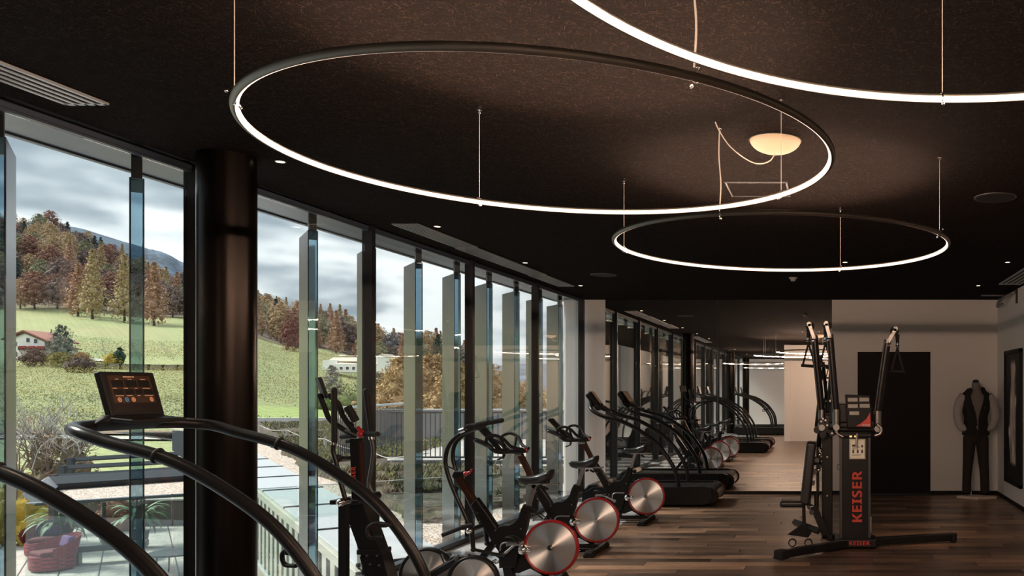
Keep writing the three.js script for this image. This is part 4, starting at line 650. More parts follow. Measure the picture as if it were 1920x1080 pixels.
{
  const land = structure('hillside'), NU = 220, NV = 170, pos = [], uv = [], col = [], idx = [], c = new THREE.Color();
  const meadow = C(0.275, 0.325, 0.135), dry = C(0.33, 0.30, 0.155), vine = C(0.22, 0.245, 0.10), litter = C(0.10, 0.07, 0.05), road = C(0.40, 0.37, 0.32), lawn = C(0.26, 0.34, 0.095);
  for (let j = 0; j <= NV; j++) for (let i = 0; i <= NU; i++) {
    const a = lerp(-2.5, 0.2, i / NU), d = 21 * Math.pow(950 / 21, j / NV), p = groundAt(a, d), n = fbm(p.x * 0.06, p.z * 0.06, 1, 4), n2 = fbm(p.x * 0.35, p.z * 0.35, 7, 3);
    c.copy(meadow).lerp(dry, sstep(0.35, 0.75, n) * 0.5 + 0.2 * n2);
    if (d > 103 && d < 205) c.lerp(vine, 0.75); if (a > -0.72 && d > 120 && d < 150) c.lerp(lawn, 0.9);
    const edge = 336 + (n - 0.5) * 34; if (d > edge) c.lerp(litter, sstep(edge, edge + 14, d)); if (a > -0.74 && d > 205 && d < 330) c.lerp(vine, 0.7);
    if (Math.abs(d - 98.5 - a * 3) < 1.6 && a < -0.70) c.lerp(road, 0.9);
    pos.push(p.x, p.y, p.z); uv.push(p.x / 5, p.z / 5); col.push(c.r * (0.85 + 0.3 * n2), c.g * (0.85 + 0.3 * n2), c.b * (0.85 + 0.3 * n2));
  }
  for (let j = 0; j < NV; j++) for (let i = 0; i < NU; i++) { const q = j * (NU + 1) + i, b = q + NU + 1; idx.push(q, q + 1, b, b, q + 1, b + 1); }
  const g = new THREE.BufferGeometry(); g.setAttribute('position', new THREE.Float32BufferAttribute(pos, 3)); g.setAttribute('uv', new THREE.Float32BufferAttribute(uv, 2)); g.setAttribute('color', new THREE.Float32BufferAttribute(col, 3)); g.setIndex(idx); g.computeVertexNormals();
  add('ground', g, std('meadow and forest floor', { vertexColors: true, map: grassDetail, roughness: 1 }), land);
  // the near side of the valley, behind the camera
  const back = grid(90, 40, (u, v) => { const an = lerp(0.62, 1.95, u) * Math.PI, r = 26 * Math.pow(620 / 26, v), x = -4 + Math.cos(an) * r, z = Math.sin(Math.PI * 2 - an) * r * -1; return [Math.min(x, -4.6), -4.4 + 62 * sstep(90, 520, r) * (0.6 + 0.6 * fbm(an * 3, 2, 1, 3)), Math.abs(z) * 1.0 - 14, x / 5, z / 5]; });
  add('valley_side', back, std('wooded valley side', { color: C(0.10, 0.10, 0.045), map: grassDetail, roughness: 1, side: THREE.DoubleSide }), land);
  // lane and bare strip across the valley floor
  for (const [name, d0, w, cc] of [['lane', 98.5, 4.2, C(0.46, 0.44, 0.41)], ['bare_strip', 104.0, 3.4, C(0.20, 0.14, 0.085)]]) add(name, grid(80, 2, (u, v) => { const a = lerp(-1.5, -0.70, u), p = groundAt(a, d0 + a * 3 + (v - 0.5) * w); return [p.x, p.y + 0.22, p.z, p.x / 5, p.z / 5]; }), std(name.replace('_', ' ') + ' surface', { color: cc, map: grassDetail, roughness: 1, side: THREE.DoubleSide }), land);
  // blue mountain range
  const ridge = (name, d, pts, color) => { const g2 = grid(160, 26, (u, v) => { const s = u * (pts.length - 1), k = Math.min(pts.length - 2, s | 0), px = lerp(pts[k][0], pts[k + 1][0], s - k), py = lerp(pts[k][1], pts[k + 1][1], s - k), dd = d * (1 - 0.35 * (1 - v)), top = at(px, py, d), n = fbm(u * 26, v * 4, 2, 5) - 0.5; return [top.x * dd / d, lerp(-10, top.y, Math.pow(v, 1.2)) + n * d * 0.018 * v, -dd + n * d * 0.03]; }); add(name, g2, std(name.replace('_', ' ') + ' surface', { color, roughness: 1, map: grassDetail }), land); };
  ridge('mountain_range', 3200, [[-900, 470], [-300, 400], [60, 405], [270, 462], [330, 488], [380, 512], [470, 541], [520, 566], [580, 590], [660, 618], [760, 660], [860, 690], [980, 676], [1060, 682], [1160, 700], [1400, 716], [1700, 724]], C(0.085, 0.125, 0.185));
}
// ------------------------------------------------------------------ trees
const leafMat = (name, a, b) => [std(name, { vertexColors: true, roughness: 0.9, side: THREE.DoubleSide }), a, b];
function crownGeo(seed, n, shape, size, [ca, cb], core = 0.72) { // leaf sprays scattered over lobes, with a solid heart
  const r = rng(seed), pos = [], col = [], nor = [], v = V(), e1 = V(), e2 = V(), c = new THREE.Color(), lobes = [];
  const L = shape.lobes ?? 14; for (let i = 0; i < L; i++) { const t = (i + 0.5) / L, a = i * 2.4 + r() * 0.8; const hw = shape.width(t); lobes.push([Math.cos(a) * hw * 0.55, t, Math.sin(a) * hw * 0.55, hw * (0.5 + 0.3 * r()), r()]); }
  for (let i = 0; i < n; i++) {
    const lb = lobes[r() * L | 0], th = r() * Math.PI * 2, ph = Math.acos(2 * r() - 1), rr = lb[3] * Math.pow(0.55 + 0.45 * r(), 0.7);
    v.set(lb[0] + Math.sin(ph) * Math.cos(th) * rr, lb[1] + Math.cos(ph) * rr * (shape.flat ?? 0.6) / shape.tall, lb[2] + Math.sin(ph) * Math.sin(th) * rr);
    e1.set(r() - 0.5, r() - 0.5, r() - 0.5).normalize().multiplyScalar(size * (0.6 + 0.8 * r())); e2.set(r() - 0.5, r() - 0.5, r() - 0.5).normalize().multiplyScalar(size * (0.6 + 0.8 * r()));
    const P = [v.x, v.y * shape.tall + shape.base, v.z]; pos.push(P[0], P[1], P[2], P[0] + e1.x, P[1] + e1.y, P[2] + e1.z, P[0] + e2.x, P[1] + e2.y, P[2] + e2.z);
    c.copy(ca).lerp(cb, clamp(lb[4] * 0.6 + r() * 0.5, 0, 1)); const k = 0.75 + r() * 0.5; for (let q = 0; q < 3; q++) col.push(c.r * k, c.g * k, c.b * k);
  }
  for (const lb of lobes) { const s = new THREE.IcosahedronGeometry(1, 1), p = s.attributes.position; for (let i = 0; i < p.count; i++) { const k = core * lb[3] * (0.8 + 0.35 * hash3(Math.round(p.getX(i) * 50), Math.round(p.getY(i) * 50), seed + Math.round(p.getZ(i) * 50))); pos.push(lb[0] + p.getX(i) * k, lb[1] * shape.tall + shape.base + p.getY(i) * k * (shape.flat ?? 0.6), lb[2] + p.getZ(i) * k); c.copy(ca).lerp(cb, lb[4] * 0.5); const q = 0.72 + 0.2 * hash3(i / 3 | 0, seed, 1); col.push(c.r * q, c.g * q, c.b * q); } }
  const g = new THREE.BufferGeometry(); g.setAttribute('position', new THREE.Float32BufferAttribute(pos, 3)); g.setAttribute('color', new THREE.Float32BufferAttribute(col, 3)); g.computeVertexNormals(); return g;
}
const dull = (r, g, b) => { const k = (r + g + b) / 3; return C(lerp(r, k, 0.28) * 1.3 + 0.012, lerp(g, k, 0.28) * 1.3 + 0.012, lerp(b, k, 0.28) * 1.35 + 0.018); };  // greys and lifts leaf colours: distance haze painted into the far forest
const leafy = std('autumn leaves', { vertexColors: true, roughness: 0.9, side: THREE.DoubleSide });
const bark = std('dark tree bark', { color: C(0.075, 0.06, 0.05), roughness: 0.95 });
const round = (w, tall, base, lobes) => ({ width: (t) => w * Math.sin(Math.PI * clamp(0.15 + 0.8 * t, 0, 1)), tall, base, lobes, flat: 1 });
const cone = (w, tall, base, lobes) => ({ width: (t) => w * (1.02 - t) * (t < 0.12 ? 0.6 + t * 3.3 : 1), tall, base, lobes, flat: 1.3 });
const trunkGeo = (h, r) => { const g = new THREE.CylinderGeometry(r * 0.4, r, h, 7); g.translate(0, h / 2 - 0.6, 0); return g; };
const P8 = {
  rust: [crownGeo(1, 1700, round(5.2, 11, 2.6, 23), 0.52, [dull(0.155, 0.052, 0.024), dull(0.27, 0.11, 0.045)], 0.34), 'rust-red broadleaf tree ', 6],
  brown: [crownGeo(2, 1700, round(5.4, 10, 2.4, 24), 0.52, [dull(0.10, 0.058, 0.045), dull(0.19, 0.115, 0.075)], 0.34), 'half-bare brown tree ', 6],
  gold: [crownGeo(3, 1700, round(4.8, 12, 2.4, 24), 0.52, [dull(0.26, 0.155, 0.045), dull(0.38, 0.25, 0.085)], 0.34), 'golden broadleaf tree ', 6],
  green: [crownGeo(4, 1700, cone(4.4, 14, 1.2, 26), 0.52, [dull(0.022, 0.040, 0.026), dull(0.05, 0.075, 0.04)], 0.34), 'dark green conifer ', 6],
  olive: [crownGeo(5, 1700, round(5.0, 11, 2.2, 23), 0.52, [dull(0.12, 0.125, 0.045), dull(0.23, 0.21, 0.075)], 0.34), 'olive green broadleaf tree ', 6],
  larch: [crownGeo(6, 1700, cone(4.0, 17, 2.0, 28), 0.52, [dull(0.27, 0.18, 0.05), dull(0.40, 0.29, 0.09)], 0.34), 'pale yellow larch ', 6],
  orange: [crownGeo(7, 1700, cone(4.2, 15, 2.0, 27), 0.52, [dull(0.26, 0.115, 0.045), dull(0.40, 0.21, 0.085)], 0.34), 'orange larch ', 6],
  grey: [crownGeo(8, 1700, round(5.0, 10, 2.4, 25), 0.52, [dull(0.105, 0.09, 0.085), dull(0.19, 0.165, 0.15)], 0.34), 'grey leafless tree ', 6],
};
const forestTrunk = trunkGeo(6.5, 0.35), proto = {};
function forestTree(kind, a, d, s, turn, label, group) {
  const p = groundAt(a, d); let t = proto[kind];
  const where = (d < 372 ? 'at the foot' : d > 505 ? 'on the ridge' : d > 430 ? 'high up' : 'halfway up') + ' of the hill, ', near = a < -0.93 ? 'above the white chalet' : a < -0.86 ? 'behind the lone yellow larch' : a < -0.79 ? 'by the window mullion' : a < -0.7 ? 'left of the round column' : a < -0.6 ? 'right of the round column' : a < -0.52 ? 'above the white farmhouse' : 'above the orange hedge trees';
  const text = P8[kind][1].trim() + ' ' + where + near, group2 = text;
  if (!t) { t = proto[kind] = thing(kind === 'green' ? 'conifer_tree' : 'autumn_tree', text, 'tree', [0, 0, 0], 0, group2); add('crown', P8[kind][0], leafy, t); add('trunk', forestTrunk, bark, t); }
  else t = clone(t, text, [0, 0, 0], 0, group2);
  t.position.set(p.x, p.y - 0.3, p.z); t.rotation.y = turn; t.scale.set(s * 1.05, s, s * 1.05);
  if (label) { t.userData.label = label; delete t.userData.group; }
  return t;
}
{
  const r = rng(77), pick = (w) => { let s = 0; for (const k in w) s += w[k]; let q = r() * s; for (const k in w) { q -= w[k]; if (q <= 0) return k; } };
  const rowsD = [344, 362, 382, 404, 428, 456, 488, 524, 562, 600];
  for (const [a0, a1, left] of [[-1.06, -0.73, true], [-0.69, -0.43, false]]) for (const d of rowsD) {
    const step = (left ? 9.2 : 8.6) / d;
    for (let a = a0 + r() * step; a < a1; a += step * (0.8 + 0.4 * r())) {
      const low = sstep(420, 344, d), mix = left ? { rust: 2.6 + low, brown: 2.6 + low * 1.5, gold: 1.2 + (1 - low) * 1.4, green: 1.0 + (a < -0.95 ? low * 3 : 0), olive: 1.2, orange: 0.7, grey: a > -0.84 ? 2.2 * low : 0.3, larch: 0.5 } : { gold: 2.6, orange: 2.4, olive: 2.0, brown: 1.6, rust: 0.9, green: 0.9, grey: 0.7, larch: 1.6 };
      forestTree(pick(mix), a + (r() - 0.5) * step * 0.3, d + (r() - 0.5) * 12, 0.7 + r() * 0.5, r() * 6.28);
    }
  }
  forestTree('larch', -0.876, 322, 1.42, 0.4, 'tall yellow larch standing alone at the forest edge, left of the window mullion');
  forestTree('larch', -0.838, 318, 1.36, 2.4, 'tall yellow larch at the forest edge, just left of the window mullion');
  forestTree('orange', -0.803, 312, 1.40, 1.0, 'orange larch at the forest edge, just right of the window mullion');
  forestTree('orange', -0.893, 330, 1.25, 3.0, 'orange-brown larch beside the lone yellow larch at the forest edge');
}
// a row of orange-brown hornbeams beyond the roof terrace
{
  const g = crownGeo(31, 8000, { width: (t) => 2.5 * Math.sin(Math.PI * clamp(0.2 + 0.76 * t, 0, 1)), tall: 7.0, base: 0.9, lobes: 46, flat: 1.1 }, 0.19, [C(0.27, 0.165, 0.075), C(0.46, 0.325, 0.15)], 0.45), tr = trunkGeo(3.5, 0.16);
  let first; const spots = [[-0.507, 62, 1.0, 'first'], [-0.474, 65, 1.02, 'second'], [-0.443, 60, 0.95, 'third'], [-0.413, 64, 0.98, 'fourth'], [-0.385, 66, 0.9, 'fifth'], [-0.358, 70, 0.85, 'sixth']];
  for (const [a, d, s, n] of spots) {
    const label = `${n} orange-brown hedge tree from the left, in the row beyond the terrace railing`, p = groundAt(a, d); let t;
    if (!first) { t = first = thing('hedge_tree', label, 'tree', [0, 0, 0], 0, 'orange hedge trees'); add('crown', g, leafy, t); add('trunk', tr, bark, t); } else t = clone(first, label, [0, 0, 0], a * 40);
    t.position.copy(p); t.scale.setScalar(s * 1.12);
  }
}
// ------------------------------------------------------------------ vineyard rows
{
  const leafV = std('vine leaves', { vertexColors: true, roughness: 0.9, side: THREE.DoubleSide }), stakeM = std('pale concrete vine stake', { color: C(0.42, 0.41, 0.39), roughness: 0.8 });
  const stake = box(0.055, 2.2, 0.055, 0, 0.95, 0);
  function row(a0, a1, d, seed, hue, tall, label, group, stakes) {
    const r = rng(seed), pos = [], col = [], c = new THREE.Color(), N = Math.round((a1 - a0) * d / 0.034), t = thing('vine_row', label, 'vine row', groundAt((a0 + a1) / 2, d).toArray(), 0, group), o = t.position;
    for (let i = 0; i < N; i++) {
      const a = lerp(a0, a1, r()), p = groundAt(a, d + (r() - 0.5) * 0.5), y = 0.15 + tall * Math.pow(r(), 0.7), s = 0.15 + 0.13 * r();
      const q = [p.x - o.x, p.y - o.y + y, p.z - o.z]; pos.push(...q); for (let k = 0; k < 2; k++) pos.push(q[0] + (r() - 0.5) * s * 2, q[1] + (r() - 0.5) * s * 1.6, q[2] + (r() - 0.5) * s);
      const m = clamp(fbm(p.x * 0.11, d * 0.12, seed % 3, 3) * 2.8 - 0.95 + hue + (r() - 0.5) * 0.5, 0, 1); c.setRGB(0.135, 0.175, 0.075).lerp(C(0.38, 0.31, 0.12), m); const k = 0.8 + 0.4 * r(); for (let z = 0; z < 3; z++) col.push(c.r * k, c.g * k, c.b * k);
    }
    const g = new THREE.BufferGeometry(); g.setAttribute('position', new THREE.Float32BufferAttribute(pos, 3)); g.setAttribute('color', new THREE.Float32BufferAttribute(col, 3)); g.computeVertexNormals(); add('foliage', g, leafV, t);
    if (stakes) for (let a = a0 + 0.005; a < a1; a += stakes / d) { const p = groundAt(a, d), s = add('stake', stake, stakeM, t); s.position.set(p.x - o.x, p.y - o.y, p.z - o.z); }
  }
  let k = 0; const ones = ['', 'first', 'second', 'third', 'fourth', 'fifth', 'sixth', 'seventh', 'eighth', 'ninth', 'tenth', 'eleventh', 'twelfth', 'thirteenth', 'fourteenth', 'fifteenth', 'sixteenth', 'seventeenth', 'eighteenth', 'nineteenth'], tens = ['', '', 'twent', 'thirt', 'fort'], nth = (n) => n < 20 ? ones[n] : n % 10 ? tens[n / 10 | 0] + 'y-' + ones[n % 10] : tens[n / 10 | 0] + 'ieth';
  let n = 0; for (let d = 108; d < 203; d += 3.1 + d * 0.004, k++) row(-1.02, -0.745, d, 500 + k, d > 165 ? 0.7 : d > 140 ? 0.4 : -0.05, d < 128 ? 0.9 : 1.5, `${nth(++n)} yellow-green vine row up the slope from the valley lane, outside the left-hand panes`, 'vine rows of the left slope', d < 146 ? 6.5 : 0);
  n = 0; for (let d = 226; d < 262; d += 4.2, k++) row(-0.905, -0.745, d, 700 + k, 0.15, 1.7, `${nth(++n)} yellowing vine row up from the stone wall, below the forest meadow`, 'vine rows above the stone wall', 9);
  n = 0; for (let d = 150; d < 325; d += 4.6 + d * 0.004, k++) row(-0.69, -0.50, d, 800 + k, d > 240 ? 0.42 : d > 190 ? 0.02 : 0.2, 1.7, `${nth(++n)} green vine row up the slope from the lawn, right of the round column`, 'vine rows of the middle slope', 0);
  n = 0; for (let d = 74; d < 112; d += 3.4, k++) row(-0.69, -0.55, d, 900 + k, 0.02, 1.5, `${nth(++n)} green vine row beyond the white roof edge, right of the round column`, 'vine rows beyond the roof edge', 0);
}
// ------------------------------------------------------------------ shrubs and bushes near the lane
const shrubG = (seed, w, h, n, s, cols) => crownGeo(seed, n, round(w, h, 0.2, 20), s, cols, 0.38);
function shrub(label, px, d, seed, w, h, cols, n = 420) { const a = (px - CX) / F, p = groundAt(a, d), t = thing('shrub', label, 'shrub', p.toArray()); add('foliage', shrubG(seed, w, h, n * 5, Math.min(w * 0.1, 0.28), cols), leafy, t); add('stem', rod(V(0, -0.3, 0), V(0, h * 0.5, 0), 0.08), bark, t); }
shrub('reddish-brown shrub below the white chalet', 66, 206, 41, 3.4, 3.6, [C(0.10, 0.06, 0.05), C(0.17, 0.10, 0.07)]);
shrub('yellow-green shrub by the lane, right of the white chalet', 112, 205, 42, 2.8, 3.0, [C(0.19, 0.17, 0.05), C(0.30, 0.25, 0.07)]);
shrub('dark brown hedge shrub beside the stone wall by the lane', 150, 193, 43, 3.6, 2.6, [C(0.08, 0.055, 0.045), C(0.14, 0.09, 0.065)]);
shrub('grey-green tree right of the white chalet', 114, 214, 44, 3.2, 6.5, [C(0.13, 0.145, 0.12), C(0.21, 0.22, 0.18)]);
shrub('dark blue-green pine top above the grey-green tree by the chalet', 116, 222, 45, 3.0, 8.8, [C(0.03, 0.055, 0.05), C(0.07, 0.10, 0.08)]);
shrub('bright yellow bush by the lane beside the little cypress', 212, 212, 46, 2.4, 2.6, [C(0.42, 0.30, 0.05), C(0.55, 0.42, 0.08)]);
shrub('orange bush left of the stone wall by the lane', 152, 214, 47, 2.2, 2.4, [C(0.30, 0.17, 0.06), C(0.40, 0.24, 0.09)]);
shrub('dark red tree among the golden trees right of the column', 548, 318, 48, 5.0, 12, [C(0.12, 0.035, 0.03), C(0.2, 0.06, 0.045)], 600);
shrub('bare grey tree standing before the white farmhouse', 622, 150, 49, 2.2, 7.5, [C(0.13, 0.12, 0.115), C(0.2, 0.18, 0.17)], 380);
shrub('grey-green leafless tree at the left end of the orange hedge trees', 712, 110, 50, 2.4, 7.8, [C(0.13, 0.12, 0.10), C(0.22, 0.2, 0.16)], 420);
shrub('clipped hedge above the lawn behind the cross trainer', 640, 152, 52, 7.0, 1.8, [C(0.10, 0.15, 0.04), C(0.17, 0.2, 0.06)], 800);
{
  const p = groundAt((224 - CX) / F, 212), t = thing('cypress', 'little dark columnar cypress beside the yellow bush', 'tree', p.toArray()); add('crown', crownGeo(51, 300, { width: (q) => 1.1 * Math.sin(Math.PI * clamp(0.15 + 0.8 * q, 0, 1)), tall: 4.4, base: 0.2, lobes: 12, flat: 1.4 }, 0.4, [C(0.02, 0.045, 0.03), C(0.04, 0.075, 0.045)], 0.9), leafy, t); add('trunk', rod(V(0, -0.3, 0), V(0, 2, 0), 0.1), bark, t);
  const s = thing('stone_wall', 'long grey stone wall along the lane behind the treadmill console', 'wall', groundAt(-0.855, 203).toArray()), wallM = std('grey field stone', { color: C(0.24, 0.22, 0.21), roughness: 0.95, map: grassDetail });
  const w = []; for (let i = 0; i < 10; i++) { const q = groundAt(lerp(-0.90, -0.75, i / 9), 203).sub(s.position); w.push(metricUV(box(4.2, 1.5, 0.5, q.x, q.y + 0.6, q.z), 0.5)); } add('masonry', w, wallM, s);
  const l = thing('gravel_drive', 'small pale drive on the lawn right of the chalet', 'drive', groundAt(-0.875, 222).toArray()); add('surface', [box(7, 0.15, 2.6, 0, 0.35, 0, 0.09, 0.3, -0.08), box(5, 0.15, 2.0, 4.5, -0.1, 2.5, 0.09, -0.4, -0.05)], std('pale gravel', { color: C(0.5, 0.47, 0.42), roughness: 0.95 }), l);
}
// ------------------------------------------------------------------ houses
{
  const wallW = std('white render', { color: C(0.84, 0.82, 0.79), roughness: 0.9 }), roofR = std('red clay roof', { color: C(0.30, 0.13, 0.10), roughness: 0.9 }), eaves = std('dark eaves wood', { color: C(0.10, 0.06, 0.045), roughness: 0.9 }), winM = std('dark house window', { color: C(0.05, 0.07, 0.09), roughness: 0.2 }), flower = std('red balcony flowers', { color: C(0.32, 0.05, 0.05), roughness: 0.9 }), blind = std('blue shutter', { color: C(0.12, 0.22, 0.36), roughness: 0.6 });
  const p = at(58, 677, 219), t = thing('chalet', 'white three-storey chalet with red roof and flowered balconies on the slope', 'house', [p.x, p.y, p.z], 0.12);
  add('walls', [extrude([[-5.5, -1], [3.2, -1], [3.2, 5.4], [-1.3, 7.4], [-5.5, 5.6]], 9, 0.02, -4.5), box(2.4, 4.3, 7, 4.4, 1.2, -4.5)], wallW, t);
  add('roof', [bar(V(-6.4, 5.5, -4.5), V(-1.3, 7.85, -4.5), 0.35, 10.6), bar(V(-1.3, 7.85, -4.5), V(4.6, 5.1, -4.5), 0.35, 10.6), box(3.4, 0.25, 8, 4.6, 3.7, -4.4, 0, 0, -0.16)], roofR, t);
  add('eaves', [bar(V(-1.3, 7.5, 0.35), V(4.3, 4.95, 0.35), 0.5, 0.25), bar(V(-6.0, 5.3, 0.35), V(-1.3, 7.5, 0.35), 0.5, 0.25)], eaves, t);
  for (const y of [3.0, 0.3]) { const b = add('balcony', [box(6.4, 0.18, 1.2, 1.0, y - 0.1, 0.6), box(6.4, 0.75, 0.1, 1.0, y + 0.3, 1.15)], eaves, t); const r = rng(y * 10 | 0); for (let i = 0; i < 3; i++) add('flower_box', rbox(1.7, 0.65, 0.4, 0.15, -1.1 + i * 2.1, y + 0.55, 1.2), flower, b); }
  for (const [x, y, m] of [[-3.6, 3.9, 0], [-3.6, 1.2, 0], [-3.6, -0.4, 0], [-0.6, 4.9, 0], [1.2, 4.7, 0], [-0.6, 1.6, 0], [1.8, 1.6, 0], [0.2, -0.9, 1], [3.4, -0.6, 1], [4.4, 2.2, 0]]) { const w = add('window', rbox(1.0, 1.25, 0.14, 0.02, x, y + 0.5, x > 3.2 ? -0.9 : 0.05), wallW, t); add('pane', rbox(0.8, 1.05, 0.16, 0.01, x, y + 0.5, x > 3.2 ? -0.87 : 0.07), m ? blind : winM, w); }
  const q = at(638, 697, 238), f = thing('farmhouse', 'long low white farmhouse with pale roofs among the trees', 'house', [q.x, q.y, q.z], 0.05), roofB = std('pale beige roof', { color: C(0.46, 0.40, 0.32), roughness: 0.9 });
  add('walls', [box(9, 2.4, 6, 2.2, 1.0, -3), box(4, 2.8, 5, -4.2, 2.0, -5), box(2.2, 4.6, 2.2, 6.5, 2.4, -6)], wallW, f);
  add('roof', [box(8.6, 0.3, 3.8, -0.8, 3.6, -4.6, 0.35, 0, 0), box(8.6, 0.3, 3.8, -0.8, 3.6, -7.6, -0.35, 0, 0), box(10, 0.3, 5, 3.4, 2.3, -2.8, 0.22, 0, -0.05)], roofB, f);
  for (let i = 0; i < 5; i++) { const w = add('window', rbox(0.95, 0.95, 0.12, 0.02, -1.4 + i * 1.7, 1.0, 0.03), wallW, f); add('pane', rbox(0.75, 0.75, 0.16, 0.01, -1.4 + i * 1.7, 1.0, 0.04), winM, w); }
  const tw = at(715, 686, 236), s = thing('white_house', 'narrow white house end showing beside the orange hedge trees', 'house', [tw.x, tw.y, tw.z]); add('walls', extrude([[-0.9, -3], [0.9, -3], [0.9, 2.6], [0, 3.2], [-0.9, 2.6]], 6, 0.02, -3), wallW, s); add('roof', [bar(V(-1.1, 2.5, -3), V(0, 3.35, -3), 0.2, 6.4), bar(V(1.1, 2.5, -3), V(0, 3.35, -3), 0.2, 6.4)], roofB, s);
}
// ------------------------------------------------------------------ roof terraces next to the glass
const gravelTex = dataTex(512, 512, (u, v) => { const k = 0.45 + 0.9 * (tileNoise(u, v, 64, 2, 71) - 0.3) + 0.35 * (tileNoise(u, v, 128, 2, 72) - 0.5), w = tileNoise(u, v, 8, 3, 73); return [1.0 * k + 0.06 * w, 0.94 * k + 0.02 * w, 0.89 * k]; });
const gravelBump = dataTex(512, 512, (u, v) => tileNoise(u, v, 64, 2, 71), false);
const soilTex = dataTex(512, 512, (u, v) => { const k = 0.25 + 1.2 * (tileNoise(u, v, 32, 4, 81) - 0.3), m = sstep(0.5, 0.7, tileNoise(u, v, 8, 4, 84)); return [lerp(0.36, 0.30, m) * k + 0.08, lerp(0.30, 0.32, m) * k + 0.07, lerp(0.25, 0.19, m) * k + 0.05]; });
const gravel = std('pale roof gravel', { map: gravelTex, bumpMap: gravelBump, bumpScale: 0.02, roughness: 0.95 }), soil = std('planting soil with sparse growth', { map: soilTex, bumpMap: dataTex(256, 256, (u, v) => tileNoise(u, v, 16, 4, 82), false), bumpScale: 0.06, roughness: 1 });
const zinc = std('pale zinc coping', { color: C(0.40, 0.42, 0.44), roughness: 0.42, metalness: 0.25 }), slatM = std('pale beige metal slat', { color: C(0.36, 0.36, 0.31), roughness: 0.5, metalness: 0.2 }), darkSteel = std('dark grey painted steel', { color: C(0.035, 0.04, 0.047), roughness: 0.5 }), paving = std('pale terrace paving', { color: C(0.58, 0.55, 0.52), roughness: 0.85, map: dataTex(256, 256, (u, v) => { const k = 0.8 + 0.35 * (tileNoise(u, v, 8, 5, 88) - 0.5); return [k, k, k * 0.99]; }) });
const U = V(-0.637, 0, -0.771), N = V(0.771, 0, -0.637);                // along the coping outwards, and across it
const flat = (pts, y) => { const s = new THREE.Shape(); pts.forEach(([x, d], i) => (i ? s.lineTo(x, d) : s.moveTo(x, d))); const g = new THREE.ShapeGeometry(s), p = g.attributes.position, u = g.attributes.uv; for (let i = 0; i < p.count; i++) { u.setXY(i, p.getX(i), p.getY(i)); p.setXYZ(i, p.getX(i), y, -p.getY(i)); } g.computeVertexNormals(); return g; };
const O1 = V(-4.02, 0, -7.42);                                           // where the coping meets the glass
const onCoping = (s, w, y) => O1.clone().addScaledVector(U, s).addScaledVector(N, w).setY(y);
